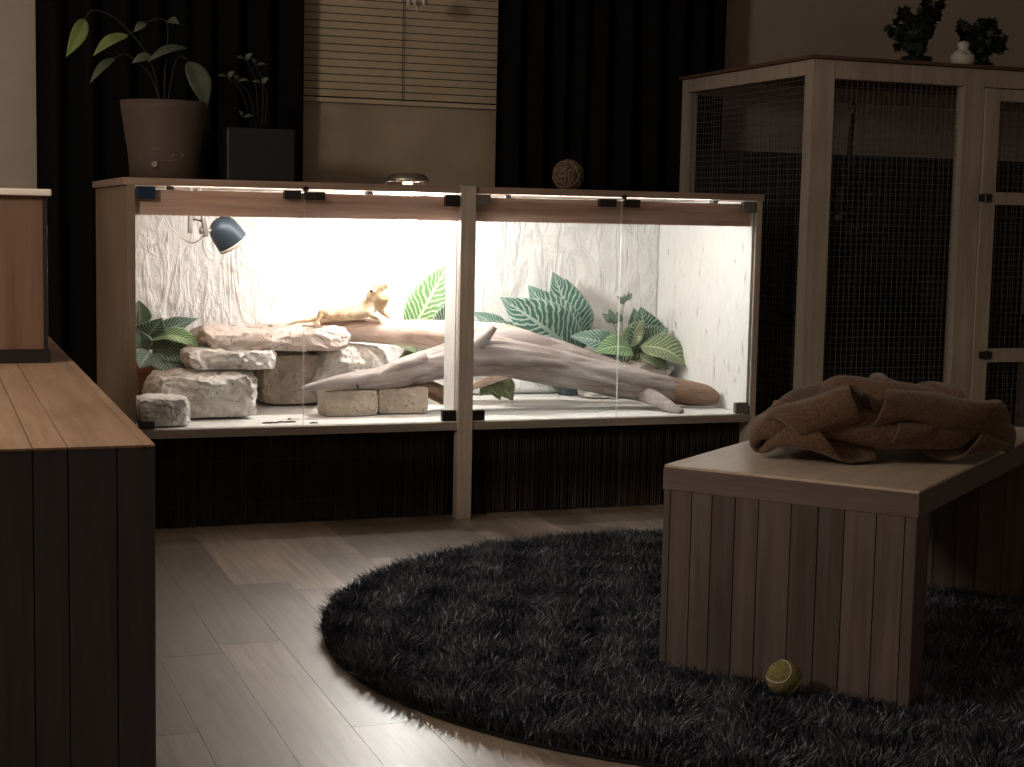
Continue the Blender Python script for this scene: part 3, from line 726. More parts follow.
secs = [(283, 328.5, 5.46, .6, .6), (287, 325, 5.46, 1.2, 1.1), (296, 322, 5.455, 2.0, 1.6), (310, 320, 5.45, 2.8, 2.2), (322, 318, 5.45, 4.6, 3.4), (330, 316.3, 5.45, 7.5, 5.2),
        (340, 315, 5.448, 10, 6.4), (350, 313.5, 5.445, 11, 7.2), (358, 312, 5.44, 10, 8.2), (366, 309, 5.435, 9.0, 9.2), (371.5, 304.5, 5.43, 8.4, 8.8), (375, 300, 5.428, 8.2, 8.6)]
sv = []
for i, (x_, y_, Y_, a, b_) in enumerate(secs):
    k = max(0, (i-9)/6)
    side = Vector((0, -1, 0)).lerp(Vector((-.55, -.75, -.1)), k)
    sv.append((Q(x_, y_, Y_), a*PXM, b_*PXM, side))
S2 = []
for i in range(len(sv)-1):
    for k in range(4):
        t_ = k/4; S2.append((sv[i][0].lerp(sv[i+1][0], t_), sv[i][1]*(1-t_)+sv[i+1][1]*t_, sv[i][2]*(1-t_)+sv[i+1][2]*t_, sv[i][3].lerp(sv[i+1][3], t_)))
S2.append(sv[-1]); ring_chain(bm, S2)
# skull and beard
tube(bm, [Q(372, 301, 5.43), Q(376, 295.5, 5.425), Q(379.5, 290, 5.42), Q(382.8, 286, 5.412), Q(385, 283.8, 5.405), Q(386.6, 282.6, 5.402)], [8.6*PXM, 8.8*PXM, 8.0*PXM, 6.4*PXM, 4.6*PXM, 2.6*PXM], seg=20, sub=6)
tube(bm, [Q(378.5, 309, 5.425), Q(380, 304, 5.42), Q(381.4, 298, 5.417), Q(383.2, 292, 5.415), Q(385, 287, 5.412)], [4.5*PXM, 7.0*PXM, 8.2*PXM, 6.8*PXM, 3.6*PXM], seg=20, sub=6)
ellipsoid(bm, Q(373.2, 291.5, 5.402), (2.8*PXM, 2.4*PXM, 2.8*PXM))
def limb(pts, rad):
    tube(bm, [Q(*p_) for p_ in pts], [r_*PXM for r_ in rad], seg=12, sub=5)
def toes(f_, dirs):
    for d in dirs:
        a = Q(*f_); tube(bm, [a, a+Vector(d)*.55+Vector((0, 0, .002)), a+Vector(d)], [1.25*PXM, .95*PXM, .4*PXM], seg=8, sub=3)
limb([(372, 307, 5.42), (370, 313, 5.405), (374, 316.5, 5.395), (378, 318.5, 5.39)], [5.0, 4.0, 2.8, 2.0])
toes((379, 318.5, 5.39), [(.024, -.004, -.010), (.021, -.012, -.018), (.014, -.018, -.020), (.004, -.018, -.020), (.020, .006, -.002)])
limb([(378, 306, 5.44), (383, 312, 5.45), (387, 315.5, 5.45), (391, 318.5, 5.45)], [4.4, 3.2, 2.2, 1.8])
toes((391, 318.5, 5.45), [(.020, -.002, -.003), (.018, -.010, -.006), (.016, .008, -.003), (.010, -.016, -.010), (.008, .012, -.002)])
limb([(330, 314.5, 5.42), (322, 312.5, 5.40), (319, 317.5, 5.39), (317, 321, 5.385)], [4.4, 3.6, 2.4, 1.8])
toes((317, 321, 5.385), [(-.004, -.012, -.022), (.004, -.014, -.022), (-.012, -.010, -.018), (.010, -.010, -.016), (-.014, -.002, -.008)])
limb([(332, 314, 5.47), (326, 311, 5.50), (322, 315, 5.51), (318, 317, 5.51)], [4.0, 3.2, 2.2, 1.8])
toes((318, 317, 5.51), [(.014, .006, -.004), (.008, .014, -.004), (-.006, .016, -.004), (-.014, .010, -.004), (.012, -.006, -.004)])
for i in range(26):            # lateral spines along flank and beard
    t_ = i/25; k = 18+int(t_*22); p_, ru, rv, w_ = S2[k]
    s = Vector(w_).normalized(); base = p_+s*ru*.9+Vector((0, 0, -rv*.25))
    tube(bm, [base, base+s*.007+Vector((-.002, 0, .001))], [.0016, .0004], seg=6, sub=1)
bmesh.ops.recalc_face_normals(bm, faces=bm.faces)
body = obj('body', bm, M['skin'], DR, True)
rm = body.modifiers.new('remesh', 'REMESH'); rm.mode = 'VOXEL'; rm.voxel_size = .0016; rm.use_smooth_shade = True
sm = body.modifiers.new('smooth', 'SMOOTH'); sm.factor = .5; sm.iterations = 9
for q in ((371.2, 291.2, 5.391), ):
    bm = bmesh.new(); ellipsoid(bm, Q(*q), (.0045, .0035, .0045), 16, 10); obj('eye', bm, M['eye'], DR, True)
bm = bmesh.new(); ellipsoid(bm, Q(377.6, 282.6, 5.400), (.0022, .0018, .0022), 10, 8); obj('nostril', bm, M['eye'], DR, True)

# ------------------------------------------------------------------ things on the terrarium top
TZ = 1.1002
pc = Vector((X_(164, 140, 5.42), 5.42, TZ))
t = thing('potted_plant', 'leggy houseplant in a wide taupe pot on the left of the terrarium top', 'plant', tuple(pc))
hp = Z_(165, 102, 5.42)-TZ; rw = 41*5.42/FPX
prof = [(.10*1, .001), (rw*.80, .004), (rw*.83, hp*.30), (rw*.92, hp*.62), (rw*1.0, hp*.90), (rw*1.02, hp), (rw*.97, hp), (rw*.93, hp*.90), (.002, hp*.88)]
obj('pot', lt(prof, pc, 48), M['pot'], t, True)
obj('soil', lt([(.002, hp*.885), (rw*.92, hp*.89), (rw*.90, hp*.90), (.002, hp*.91)], pc, 30), M['soil'], t)
def on_pot(x_, y_, r_):        # small printed marks, a hair proud of the pot
    P0 = at(x_, y_, pc.y); h = P0.z-TZ
    R0 = rw*(.80+.22*(h/hp)); dx = P0.x-pc.x
    yy = pc.y-math.sqrt(max(R0*R0-dx*dx, 0))-.0008
    return at(x_, y_, yy), (dx/R0)
for x_, y_, w_, h_ in ((154.5, 164, 6, 6), (157, 149, 12, .8), (169, 160.5, 18, .8), (173, 155, 2, 2), (182.5, 153, 2.5, 8)):
    c_, sn = on_pot(x_, y_, 0)
    bm = bmesh.new(); ang = math.asin(max(-1, min(1, sn)))
    sx, sz = w_*.5*5.3/FPX, h_*.5*5.3/FPX
    bmesh.ops.create_cone(bm, cap_ends=True, segments=20 if h_ > 1 else 4, radius1=1, radius2=1, depth=1,
        matrix=Matrix.Translation(c_) @ Matrix.Rotation(ang, 4, 'Z') @ Matrix.Rotation(PI/2, 4, 'X') @ Matrix.Diagonal((sx, sz, .002, 1)))
    obj('printed_mark', bm, M['potprint'], t)
Yp = 5.42
sb = pc+Vector((0, 0, hp*.88))
for pts in ([(165, 100), (166, 60), (168, 30), (163, 19), (147, 22), (128, 35)], [(166, 100), (166, 62), (187, 49)], [(167, 100), (176, 60), (189, 60)],
            [(163, 100), (150, 60), (120, 22), (95, 10), (85, 18)], [(164, 100), (150, 75), (128, 55), (115, 58)]):
    q = [at(a, b_, Yp) for a, b_ in pts]; q[0] = sb+Vector(((pts[0][0]-165)*.004, 0, 0))
    obj('stem', tb(q, .0028, seg=6), M['darkwood'], t, True)
for a in ((85, 19, 66, 57, 15, 5.42, 5.36, 'leaf_plain', (.2, -1, .1)), (128, 35, 93, 56, 14, 5.42, 5.36, 'leaf_plain', (0, -.6, .8)), (115, 58, 90, 83, 9, 5.42, 5.36, 'leaf_night', (0, -.6, .7)),
          (187, 48, 147, 62, 12, 5.42, 5.36, 'leaf_night', (0, -.6, .8)), (168, 20, 179, 24, 9, 5.42, 5.38, 'leaf_night', (0, -1, .4)), (189, 61, 206, 110, 24, 5.40, 5.36, 'leaf_night', (.3, -1, .1)),
          (151, 55, 132, 63, 9, 5.40, 5.38, 'leaf_night', (0, -1, .5)), (146, 23, 134, 32, 8, 5.40, 5.38, 'leaf_night', (0, -.8, .6))):
    o = leaf(at(a[0], a[1], a[5]), at(a[2], a[3], a[6]), a[4]*5.4/FPX, a[8], .12, .2, 0, a[7], t)
pc = Vector((X_(258, 150, 5.5), 5.50, TZ))
t = thing('potted_plant', 'small sparse plant in a black square pot, right of the taupe pot', 'plant', tuple(pc))
hw = 34*5.5/FPX; hz = Z_(258, 129, 5.5)-TZ
obj('pot', bx(pc.x-hw, pc.x+hw, 5.44, 5.62, TZ+.001, TZ+hz, bev=.006), M['black'], t)
for sx, sy, s2 in ((238, 82, 0), (246, 60, 1), (256, 66, 2), (262, 84, 3), (243, 118, 4), (228, 78, 5)):
    a = pc+Vector(((sx-245)*.0012, 0, hz)); b_ = at(sx, sy, 5.46)
    obj('stem', tb([a, a.lerp(b_, .6)+Vector((.015, 0, .02)), b_], .0022, seg=6), M['darkwood'], t, True)
    leaf(b_, b_+Vector((.035*(-1)**s2, -.01, .006)), .022, (0, -.5, .8), .15, .2, 0, 'leaf_night', t, nu=4, nv=6)
    leaf(b_, b_+Vector((-.018*(-1)**s2, -.02, .022)), .020, (0, -.8, .5), .15, .2, 0, 'leaf_night', t, nu=4, nv=6)

# woven ball
m = plain('rattan_weave', (.21, .15, .10, 1), .7, 0, 60, .3, .3)
rb = 17*5.35/FPX; pc = Vector((X_(568, 172, 5.35), 5.35, TZ+rb*1.02))
bm = bmesh.new(); rnd = random.Random(5)
ellipsoid(bm, pc, (rb*.86,)*3, 24, 16)
for k in range(30):
    ax = Vector((rnd.gauss(0, 1), rnd.gauss(0, 1), rnd.gauss(0, 1))).normalized(); n_, b_ = frame_of(ax); rr = rb*rnd.uniform(.90, .975)
    off = ax*rb*rnd.uniform(-.25, .25); r2 = math.sqrt(max(rr*rr-off.length_squared, 0))
    tube(bm, [pc+off+(n_*math.cos(2*PI*i/24)+b_*math.sin(2*PI*i/24))*r2 for i in range(25)], rb*.055, seg=6, sub=1)
o = obj('woven_ball', bm, m, None, True); tag(o, 'woven rattan ball on the terrarium top in front of the right curtain', 'ball')

# ------------------------------------------------------------------ left cabinet and the box on it
CX1, CY0, CZ = .325, 2.40, .65
cab = thing('sideboard', 'low plank sideboard filling the left foreground, lit top and shaded front', 'sideboard', (-.1, 3.5, 0))
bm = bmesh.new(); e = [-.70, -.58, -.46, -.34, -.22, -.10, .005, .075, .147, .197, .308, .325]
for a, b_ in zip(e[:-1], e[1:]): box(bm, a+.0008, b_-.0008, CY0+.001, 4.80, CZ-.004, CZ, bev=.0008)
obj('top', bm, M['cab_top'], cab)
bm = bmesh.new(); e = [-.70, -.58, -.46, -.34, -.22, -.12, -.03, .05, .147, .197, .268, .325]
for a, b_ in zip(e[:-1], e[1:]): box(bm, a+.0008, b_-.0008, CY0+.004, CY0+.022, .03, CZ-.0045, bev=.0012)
obj('front', bm, M['cab_shaded'], cab)
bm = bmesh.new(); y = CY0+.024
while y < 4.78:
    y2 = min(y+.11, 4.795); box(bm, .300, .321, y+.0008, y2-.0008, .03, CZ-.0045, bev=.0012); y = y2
obj('side_panel', bm, M['cab_shaded'], cab)
obj('side_panel', bx(-.70, -.68, CY0+.024, 4.795, .03, CZ-.0045), M['cab_shaded'], cab)
obj('gap_light_block', bx(-.679, .299, CY0+.0225, 4.79, .0305, CZ-.005), M['black'], cab)  # unseen block added to stop light showing through the plank gaps
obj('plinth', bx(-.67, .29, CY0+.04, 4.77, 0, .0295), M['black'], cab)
bxo = thing('wooden_box', 'brown wooden box with pale top and black foot, standing on the sideboard', 'box', (.02, 3.9, CZ))
Yb = 3.74
obj('body', bx(-.20, .258, Yb+.006, 4.08, CZ+.030, 1.028, bev=.003), M['speaker'], bxo)
obj('trim', bx(.2585, .266, Yb+.004, 4.082, CZ+.030, 1.028, bev=.001), M['black'], bxo)
obj('foot', bx(-.21, .270, Yb, 4.09, CZ+.0008, CZ+.0295), M['black'], bxo)
obj('lid', bx(-.22, .276, Yb-.008, 4.10, 1.0285, 1.044, bev=.004), M['white'], bxo)

# ------------------------------------------------------------------ wire cage
GX, GY, GZ = 2.957, 4.954, 1.582; GB = 5.985
def gx(x_, y_=130): return X_(x_, y_, GY)
CG = thing('wire_cage', 'tall wood-framed wire mesh cage standing to the right of the terrarium', 'cage', (3.6, 5.6, 0))
GX2 = 4.75
px1 = gx(833); px2 = gx(963); px3 = gx(983)
cw = M['cage_wood']
def cg(name, *a, m=None, par=None): return obj(name, bx(*a, bev=.002), m or cw, par or CG)
cg('corner_post', GX, px1, GY, GY+.055, .0, GZ-.002)
cg('corner_post', GX, GX+.05, GB-.045, GB, .0, GZ-.002)
cg('post', px2, px3, GY+.001, GY+.05, .0, GZ-.002)
cg('corner_post', GX2-.06, GX2, GY, GY+.055, 0, GZ-.002)
cg('corner_post', GX2-.05, GX2, GB-.045, GB, 0, GZ-.002)
cg('top_rail', px1, GX2-.061, GY+.002, GY+.045, GZ-.066, GZ-.002)
cg('top_rail', GX+.002, GX+.035, GY+.056, GB-.046, GZ-.055, GZ-.002)
cg('top_rail', GX+.051, GX2-.051, GB-.035, GB-.002, GZ-.06, GZ-.002)
cg('top_rail', GX2-.035, GX2-.002, GY+.056, GB-.046, GZ-.055, GZ-.002)
cg('bottom_rail', px1, px2, GY+.002, GY+.045, .05, .12)
cg('bottom_rail', GX+.002, GX+.035, GY+.056, GB-.046, .05, .12)
obj('floor_board', bx(GX+.04, GX2-.04, GY+.056, GB-.046, .02, .049), M['cage_top'], CG)
obj('top_board', bx(GX-.012, GX2+.01, GY-.012, GB+.01, GZ, GZ+.012, bev=.002), M['cage_top'], CG)
def mesh_panel(plane, c, a0, a1, z0, z1, par=None, sp=.0225, r=.0007):
    V = []; F = []
    def bar(lo, hi):
        i = len(V)
        for x_ in (lo[0], hi[0]):
            for y_ in (lo[1], hi[1]):
                for z_ in (lo[2], hi[2]): V.append((x_, y_, z_))
        for f_ in ((0, 1, 3, 2), (4, 6, 7, 5), (0, 4, 5, 1), (2, 3, 7, 6), (0, 2, 6, 4), (1, 5, 7, 3)): F.append([i+q for q in f_])
    a = a0
    while a < a1:
        if plane == 'X': bar((c-r, a-r, z0), (c+r, a+r, z1))
        else: bar((a-r, c-r, z0), (a+r, c+r, z1))
        a += sp
    z = z0
    while z < z1:
        if plane == 'X': bar((c+r, a0, z-r), (c+3*r, a1, z+r))
        else: bar((a0, c+r, z-r), (a1, c+3*r, z+r))
        z += sp
    bm = bmesh.new(); vs = [bm.verts.new(v) for v in V]
    for f_ in F: bm.faces.new([vs[q] for q in f_])
    return obj('wire_mesh', bm, M['wire'], par or CG)
mesh_panel('X', GX+.02, GY+.056, GB-.046, .12, GZ-.055)
mesh_panel('Y', GY+.03, px1, px2, .12, GZ-.066)
mesh_panel('X', GX2-.022, GY+.056, GB-.046, .12, GZ-.055)
mesh_panel('Y', GB-.02, GX+.05, GX2-.05, .06, GZ-.06, sp=.045)
# door
D0 = px3+.003; D1 = GX2-.065; ds = gx(998)-D0
zt = Z_(1000, 89, GY)
dr = cg('door', D0, D0+ds, GY-.006, GY+.028, .13, zt)
cg('stile', D1-ds, D1, GY-.006, GY+.028, .13, zt, par=dr)
za, zb_ = Z_(1010, 192.5, GY), Z_(1010, 205, GY); zc, zd = Z_(1010, 348.5, GY), Z_(1010, 362, GY)
for z0_, z1_ in ((zt-.045, zt), (zb_, za), (zd, zc), (.13, .18)):
    cg('rail', D0+ds, D1-ds, GY-.005, GY+.027, z0_, z1_, par=dr)
mesh_panel('Y', GY+.03, D0+ds-.01, D1-ds+.01, .14, zt-.01, par=dr)
for hy in (198, 355):
    c_ = at(984, hy, GY)
    bm = bx(c_.x-.028, c_.x+.028, GY-.010, GY-.0065, c_.z-.014, c_.z+.014); lathe(bm, [(.005, -.018), (.005, .018)], (c_.x, GY-.012, c_.z), 10)
    obj('hinge', bm, M['hinge'], dr)
# contents of the cage
obj('shade_panel', bx(GX+.0505, GX2-.0505, GB-.014, GB-.004, .05, 1.30), M['black'], CG)  # added black sheet standing in for the shade low in the cage
o = obj('cage_shelf', bx(3.45, 4.6, 5.60, 6.05, .60, .62), M['darkwood'], CG)
hk = at(853, 112, 5.55)
t = thing('hanging_rope', 'dark rope on a hook hanging inside the cage behind the front mesh', 'rope', tuple(hk))
obj('hook', tb([hk+Vector((-.012, 0, .0)), hk+Vector((-.012, 0, .022)), hk+Vector((0, 0, .034)), hk+Vector((.012, 0, .024)), hk+Vector((.008, 0, .004)), hk+Vector((0, 0, -.012))], .004, seg=8), M['black'], t, True)
obj('rope', tb([hk+Vector((0, 0, -.01)), hk+Vector((-.006, 0, -.12)), hk+Vector((-.003, .01, -.34))], .011, seg=10, rough=.2), M['darkwood'], t, True)
obj('chain', tb([hk+Vector((0, 0, .034)), Vector((hk.x, hk.y, GZ-.001))], .0015, seg=6, sub=1), M['black'], t)
t = thing('climbing_branch', 'dark forked branch standing inside the wire cage', 'branch', (3.42, 5.6, .05))
for pts, r_ in (([(3.40, 5.62, .05), (3.42, 5.62, .5), (3.46, 5.6, .9), (3.50, 5.58, 1.22)], [.04, .035, .03, .015]), ([(3.44, 5.6, .8), (3.62, 5.58, .95), (3.86, 5.56, 1.0)], [.025, .02, .012]), ([(3.43, 5.62, .55), (3.30, 5.6, .8), (3.26, 5.6, 1.0)], [.025, .02, .01])):
    obj('limb', tb(pts, r_, seg=12, rough=.2), M['darkwood'], t, True)
bm = bmesh.new(); rnd = random.Random(9)
for k in range(420):
    d = Vector((rnd.gauss(0, 1), rnd.gauss(0, .8), rnd.gauss(0, 1))).normalized()*rnd.random()**.4
    p = Vector((3.49, 5.6, 1.06))+Vector((d.x*.13, d.y*.12, d.z*.22)); s = rnd.uniform(.012, .022)
    a = Vector((rnd.gauss(0, 1), rnd.gauss(0, 1), rnd.gauss(0, 1))).normalized(); n_, b_ = frame_of(a)
    bm.faces.new([bm.verts.new(p+n_*s), bm.verts.new(p+b_*s*.6), bm.verts.new(p-n_*s), bm.verts.new(p-b_*s*.6)])
obj('foliage', bm, M['ivy'], t)
p = Vector((X_(936, 370, 5.75), 5.8, .6205))
o = obj('plastic_tub', lt([(.055, .001), (.06, .004), (.078, .14), (.083, .142), (.083, .152), (.076, .152), (.056, .012), (.002, .010)], p, 28), M['greyplastic'], None, True)
tag(o, 'grey plastic tub on the shelf inside the cage', 'tub')

# ivy and ornament on the cage top
def ivy(name, label, cx_, top, spread, Y_, seed, n=230, pot=(.06, .05)):
    c_ = Vector((X_(cx_, 50, Y_), Y_, GZ+.0122))
    t = thing(name, label, 'plant', tuple(c_), 0, 'dark ivy plants on the cage')
    obj('pot', lt([(pot[0]*.8, .001), (pot[0]*.85, .003), (pot[0], pot[1]), (pot[0]*.9, pot[1]), (.002, pot[1]*.9)], c_, 26), M['black'], t, True)
    bm = bmesh.new(); rnd = random.Random(seed)
    stems = []
    for s in range(11):
        a = rnd.uniform(0, 2*PI); h = rnd.uniform(.35, 1)*top; sp = rnd.uniform(.3, 1)*spread
        b_ = c_+Vector((0, 0, pot[1])); tip = c_+Vector((math.cos(a)*sp, math.sin(a)*sp*.7, max(.02, h)))
        mid = b_.lerp(tip, .55)+Vector((0, 0, .03)); stems.append((b_, mid, tip)); tube(bm, [b_, mid, tip], .0018, seg=5, sub=4)
    for k in range(n):
        b_, mid, tip = rnd.choice(stems); u = rnd.random()**.7; p = b_.lerp(mid, u*2) if u < .5 else mid.lerp(tip, u*2-1)
        p = p+Vector((rnd.gauss(0, .012), rnd.gauss(0, .012), rnd.gauss(0, .012))); s = rnd.uniform(.016, .028)
        p.z = max(p.z, GZ+.03)
        a = Vector((rnd.gauss(0, .6), -1, rnd.gauss(0, .6))).normalized(); n_, q_ = frame_of(a); th = rnd.uniform(0, 2*PI)
        vs = []
        for j in range(10):
            rr = s*(1.0 if j % 2 == 0 else .55); g_ = th+j*PI/5
            vs.append(bm.verts.new(p+n_*math.cos(g_)*rr+q_*math.sin(g_)*rr+a*(.003 if j % 2 else 0)))
        bm.faces.new(vs)
    obj('foliage', bm, M['ivy'], t); return t
ivy('ivy_plant', 'dark bushy ivy on the cage top, taller one left of the white ornament', 917, .265, .13, 5.25, 2, 420)
ivy('ivy_plant', 'dark bushy ivy on the cage top, right of and behind the white ornament', 979, .225, .14, 5.32, 6, 420)
pc = Vector((X_(963, 52, 5.06), 5.06, GZ+.0122))
o = thing('white_ornament', 'small round white ornament with a tiny head between the ivy plants', 'ornament', tuple(pc))
obj('body', lt([(.028, .0), (.038, .006), (.045, .025), (.043, .042), (.030, .058), (.020, .064), (.019, .070), (.023, .080), (.019, .092), (.002, .098)], pc, 30), M['white'], o, True)
for dx, dz, rz_ in ((-.016, .048, .4), (.018, .050, -.5)):
    bm = bmesh.new(); yy = pc.y-math.sqrt(.042**2-dx*dx)+.002
    tube(bm, [(pc.x+dx-.010, yy, pc.z+dz+.003), (pc.x+dx, yy-.002, pc.z+dz), (pc.x+dx+.008, yy, pc.z+dz-.006)], .0018, seg=6, sub=3); obj('painted_mark', bm, M['black'], o)

# ------------------------------------------------------------------ rug
RC, RR = Vector((1.945, 3.38, 0)), 1.09
rug = tag(obj('rug', lt([(RR*.99, .0015), (RR, .003), (RR, .008), (RR*.99, .010)], RC, 96), M['rug']), 'round dark grey shaggy rug on the wooden floor under the plank table', 'rug')
rs = np.random.RandomState(4); N = 210000
r_ = RR*np.sqrt(rs.rand(N)); a_ = rs.rand(N)*2*PI
bxp = np.stack([RC.x+r_*np.cos(a_), RC.y+r_*np.sin(a_), np.full(N, .009)], 1)
clx = np.sin(bxp[:, 0]*23+np.sin(bxp[:, 1]*17)*2)+np.sin(bxp[:, 1]*31+bxp[:, 0]*9); cly = np.cos(bxp[:, 1]*21+np.sin(bxp[:, 0]*19)*2)+np.sin(bxp[:, 0]*29-bxp[:, 1]*13)
lean = np.stack([clx*.008+rs.randn(N)*.011, cly*.008+rs.randn(N)*.011], 1)
edge = np.clip((r_-RR*.97)/(RR*.03), 0, 1)[:, None]
lean += np.stack([np.cos(a_), np.sin(a_)], 1)*edge*.012
H = .020+rs.rand(N)*.017
wd = .0008+rs.rand(N)*.0009; th = rs.rand(N)*2*PI; sx = np.stack([np.cos(th)*wd, np.sin(th)*wd, np.zeros(N)], 1)
mid = bxp+np.stack([lean[:, 0]*.35, lean[:, 1]*.35, H*.6], 1); tip = bxp+np.stack([lean[:, 0]*1.1, lean[:, 1]*1.1, H], 1)
V = np.stack([bxp-sx, bxp+sx, mid+sx*.9, mid-sx*.9, tip], 1).reshape(-1, 3)
i0 = np.arange(N)*5
loops = np.stack([i0, i0+1, i0+2, i0+3, i0+3, i0+2, i0+4], 1).reshape(-1)
ls = np.stack([np.arange(N)*7, np.arange(N)*7+4], 1).reshape(-1); lt_ = np.tile([4, 3], N)
me = bpy.data.meshes.new('pile'); me.vertices.add(len(V)); me.vertices.foreach_set('co', V.reshape(-1))
me.loops.add(len(loops)); me.loops.foreach_set('vertex_index', loops.astype(np.int32))
me.polygons.add(2*N); me.polygons.foreach_set('loop_start', ls.astype(np.int32)); me.polygons.foreach_set('loop_total', lt_.astype(np.int32))
me.update(calc_edges=True); me.materials.append(M['pile'])
pile = bpy.data.objects.new('pile', me); C.objects.link(pile); pile.parent = rug; pile['kind'] = 'stuff'

# ------------------------------------------------------------------ plank table
TA = math.atan2(-.7762, .6305)
TB = thing('coffee_table', 'plank coffee table with box ends standing on the round rug, blanket on top', 'table', (1.509, 3.09, .012), TA)
W_, L_, HT = .565, 1.20, .472-.012
def tl(name, bm, m): return obj(name, bm, m, TB, False, world_space=False)
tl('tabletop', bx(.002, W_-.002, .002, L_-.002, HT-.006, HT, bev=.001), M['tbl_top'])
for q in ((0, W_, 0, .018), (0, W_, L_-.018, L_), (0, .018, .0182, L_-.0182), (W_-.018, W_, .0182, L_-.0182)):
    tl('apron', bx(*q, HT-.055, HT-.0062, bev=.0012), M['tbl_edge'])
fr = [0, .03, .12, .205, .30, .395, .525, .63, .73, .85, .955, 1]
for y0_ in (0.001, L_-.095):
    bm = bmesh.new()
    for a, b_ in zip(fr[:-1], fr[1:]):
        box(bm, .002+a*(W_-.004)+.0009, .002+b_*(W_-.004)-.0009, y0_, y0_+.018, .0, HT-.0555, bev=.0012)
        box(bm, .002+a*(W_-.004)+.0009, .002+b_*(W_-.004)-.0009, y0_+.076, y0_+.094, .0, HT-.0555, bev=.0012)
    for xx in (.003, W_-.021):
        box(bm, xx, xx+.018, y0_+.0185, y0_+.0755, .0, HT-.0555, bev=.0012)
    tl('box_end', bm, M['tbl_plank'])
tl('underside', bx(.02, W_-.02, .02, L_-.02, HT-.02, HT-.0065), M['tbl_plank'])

# knitted blanket heaped on the table
m, nt, b = new_mat('brown_knit'); M['knit'] = m
uv = nt.nodes.new('ShaderNodeUVMap'); wv = nt.nodes.new('ShaderNodeTexWave'); wv.inputs['Scale'].default_value = 9; wv.inputs['Distortion'].default_value = 1.5; wv.inputs['Detail'].default_value = 2
nt.links.new(uv.outputs[0], wv.inputs['Vector'])
f = noise_tex(nt, 150, 4, .8)
h = math_n(nt, 'ADD', math_n(nt, 'MULTIPLY', wv.outputs['Fac'], .35), math_n(nt, 'MULTIPLY', f, 1.0))
nt.links.new(ramp(nt, f, [(.3, (.06, .034, .020, 1)), (.7, (.22, .13, .08, 1))]), b.inputs['Base Color'])
b.inputs['Roughness'].default_value = .95; b.inputs['Specular IOR Level'].default_value = .1
b.inputs['Sheen Weight'].default_value = .3
bump(nt, b, h, .6, .004)
TT = Matrix.Translation((1.509, 3.09, .012)) @ Matrix.Rotation(TA, 4, 'Z'); TI = TT.inverted()
HB = .472
def on_table(x_, y_, z_=HB):
    d = at(x_, y_, 1.0)-EYE; return EYE+d*((z_-EYE.z)/d.z)
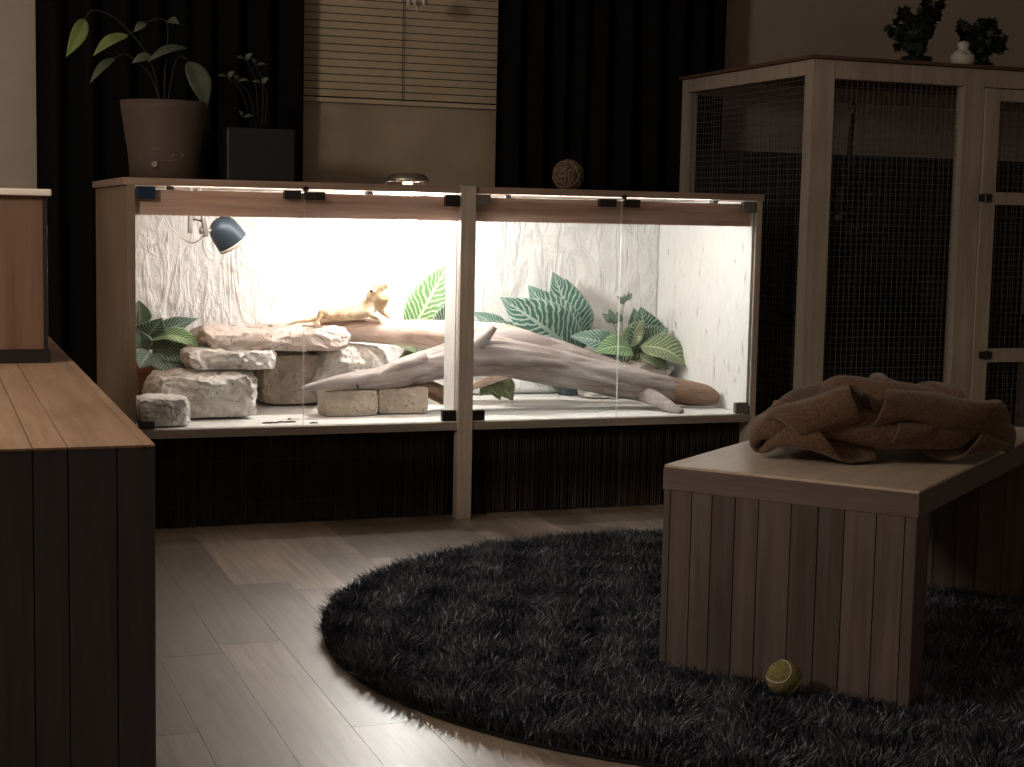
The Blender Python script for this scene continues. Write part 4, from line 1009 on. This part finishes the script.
def drape(seed, NX=68, NY=50, d=.0150, S=380, ang=.35, ky=1.0):
    """Lay a sheet of NX x NY points over a low heap and gather it inwards until it rests in folds."""
    rs = np.random.RandomState(seed)
    us = np.array([-1.2, -.98, -.88, -.78, -.68, -.5, -.25, 0, .25, .5, .75, .92, 1.1]); hs = np.array([0, 0, .008, .05, .085, .108, .116, .118, .112, .096, .062, .0, .0])
    def heap(x, y):
        return np.interp(x/.31, us, hs)*np.sqrt(np.clip(1-(y/.115)**2, 0, 1))
    I, J = np.meshgrid(np.arange(NX), np.arange(NY), indexing='ij')
    wav = sum(np.sin(I*a+J*b+c) for a, b, c in [(*(rs.uniform(.05, .22, 2)*rs.choice([-1, 1], 2)), rs.uniform(0, 6)) for _ in range(7)])
    x0 = (I-(NX-1)/2)*d; y0 = (J-(NY-1)/2)*d
    P = np.stack([x0*np.cos(ang)-y0*np.sin(ang), x0*np.sin(ang)+y0*np.cos(ang), .155+.007*wav], -1).reshape(-1, 3); P[:, :2] *= .93
    V = np.zeros_like(P); ii = I.reshape(-1); jj = J.reshape(-1); cons = []
    for di, dj, k in ((1, 0, .95), (0, 1, .95), (1, 1, .5), (1, -1, .5), (2, 0, .4), (0, 2, .4), (4, 0, .10), (0, 4, .10), (3, 3, .04), (3, -3, .04)):
        ok = (ii+di < NX) & (jj+dj < NY) & (jj+dj >= 0); a = np.nonzero(ok)[0]; par = (ii[a]//di if di else jj[a]//dj) % 2
        for q in (0, 1):
            s = a[par == q]; cons.append((s, s+di*NY+dj, d*math.hypot(di, dj), k, max(di, abs(dj)) > 1))
    th = .0125
    def apart(P):
        c = np.floor(P/th).astype(np.int64); key = ((c[:, 0]+2000)*4096+c[:, 1]+2000)*4096+c[:, 2]+2000
        o = np.argsort(key, kind='stable'); ks = key[o]; A = []; B = []
        for off in [(x*4096+y)*4096+z for x in (-1, 0, 1) for y in (-1, 0, 1) for z in (-1, 0, 1)]:
            lo = np.searchsorted(ks, key+off); n = np.searchsorted(ks, key+off, side='right')-lo
            for m_ in range(int(n.max())):
                s = np.nonzero(n > m_)[0]; t = o[lo[s]+m_]; g = s < t; A.append(s[g]); B.append(t[g])
        a = np.concatenate(A); b = np.concatenate(B); g = (abs(ii[a]-ii[b]) > 1) | (abs(jj[a]-jj[b]) > 1); a = a[g]; b = b[g]
        v = P[a]-P[b]; l = np.linalg.norm(v, axis=1); g = (l < th) & (l > 1e-9); a, b, v, l = a[g], b[g], v[g], l[g]
        if not len(a): return
        cc = (v/l[:, None])*((th-l)*.5)[:, None]; D = np.zeros_like(P); W = np.zeros(len(P))
        np.add.at(D, a, cc); np.add.at(D, b, -cc); np.add.at(W, a, 1); np.add.at(W, b, 1); P += D/np.maximum(W, 1)[:, None]*1.3
    for s in range(S):
        f = min(1, s/(S*.62)); ax_, ay_ = .55*(1-f)+.312*f, .42*(1-f)+.165*ky*f; old = P.copy()
        V[:, 2] -= 9.8/120; V *= .985; P = P+V/120
        for it in range(6):
            for a, b, L, k, bend in cons:
                v = P[b]-P[a]; l = np.sqrt(np.einsum('ij,ij->i', v, v))+1e-9; e = l-L
                if bend: e = np.minimum(e, 0)
                c = v*(e/l*k*.5)[:, None]; P[a] += c; P[b] -= c
            if it % 3 == 2: apart(P)
            r = (abs(P[:, 0]/ax_)**3+abs(P[:, 1]/ay_)**3)**(1/3); m_ = r > 1; P[m_, :2] /= (r[m_]**.5)[:, None]
            top = .165-.05*(P[:, 0]/.31)**2; m_ = P[:, 2] > top; P[m_, 2] -= (P[m_, 2]-top[m_])*(.3*f*f)
            h = heap(P[:, 0], P[:, 1])+.003; m_ = P[:, 2] < h; P[m_, 2] = h[m_]
        m_ = P[:, 2] < heap(P[:, 0], P[:, 1])+.005; mv = P-old; mv[m_, :2] *= .45; P = old+mv
        V = mv*120; V *= np.minimum(1, 1.2/np.maximum(np.linalg.norm(V, axis=1), 1e-6))[:, None]
    return P.reshape(NX, NY, 3)
fold = drape(7, ang=-.3)
A0 = on_table(744, 452); A1 = on_table(1012, 452); ctr = (A0+A1)/2-Vector((.022, .0, 0))
ex = (A1-A0); LW = ex.length; ex.normalize(); ey = Vector((-ex.y, ex.x, 0))
if ey.y < 0: ey = -ey
ctr -= ey*.045+ex*.004
bm = bmesh.new(); uvl = bm.loops.layers.uv.new('UVMap')
GX_, GY_ = fold.shape[:2]; fz0 = fold[:, :, 2].min()
gvx = [[bm.verts.new(ctr+ex*(fold[i, j, 0]*LW/.648)+ey*(fold[i, j, 1])+Vector((0, 0, HB-ctr.z+.006+(fold[i, j, 2]-fz0)*1.06))) for j in range(GY_)] for i in range(GX_)]
for i in range(GX_-1):
    for j in range(GY_-1):
        f_ = bm.faces.new((gvx[i][j], gvx[i+1][j], gvx[i+1][j+1], gvx[i][j+1]))
        for lp, (a, b_) in zip(f_.loops, ((i, j), (i+1, j), (i+1, j+1), (i, j+1))): lp[uvl].uv = (a/GX_, b_/GX_)
o = obj('blanket', bm, M['knit'], None, True)
sm_ = o.modifiers.new('s', 'SMOOTH'); sm_.iterations = 2
sd_ = o.modifiers.new('t', 'SOLIDIFY'); sd_.thickness = .007; sd_.offset = 0
ss_ = o.modifiers.new('ss', 'SUBSURF'); ss_.levels = 1; ss_.render_levels = 2
tag(o, 'crumpled brown knitted blanket heaped on the plank table', 'blanket')

# ------------------------------------------------------------------ ball on the rug
m = plain('yellow_felt', (.22, .19, .07, 1), .95, 0, 160, .35, .6)
br = .037; z = .030+br; d = at(784, 678, 1.0)-EYE; p = EYE+d*((z-EYE.z)/d.z)
bt = thing('tennis_ball', 'yellow-green tennis ball on the rug against the table end', 'ball', tuple(p))
bm = bmesh.new(); ellipsoid(bm, p, (br,)*3, 40, 24); obj('felt', bm, m, bt, True)
pts = []
for i in range(65):
    t_ = i/64*2*PI; a = .44; x_, y_, z_ = math.cos(t_)+a*math.cos(3*t_), math.sin(t_)-a*math.sin(3*t_), 2*math.sqrt(a)*math.sin(2*t_)
    v_ = Vector((x_, z_, y_)).normalized(); pts.append(p+v_*br*.995)
obj('seam', tb(pts, .0011, seg=6, sub=1), M['white'], bt, True)
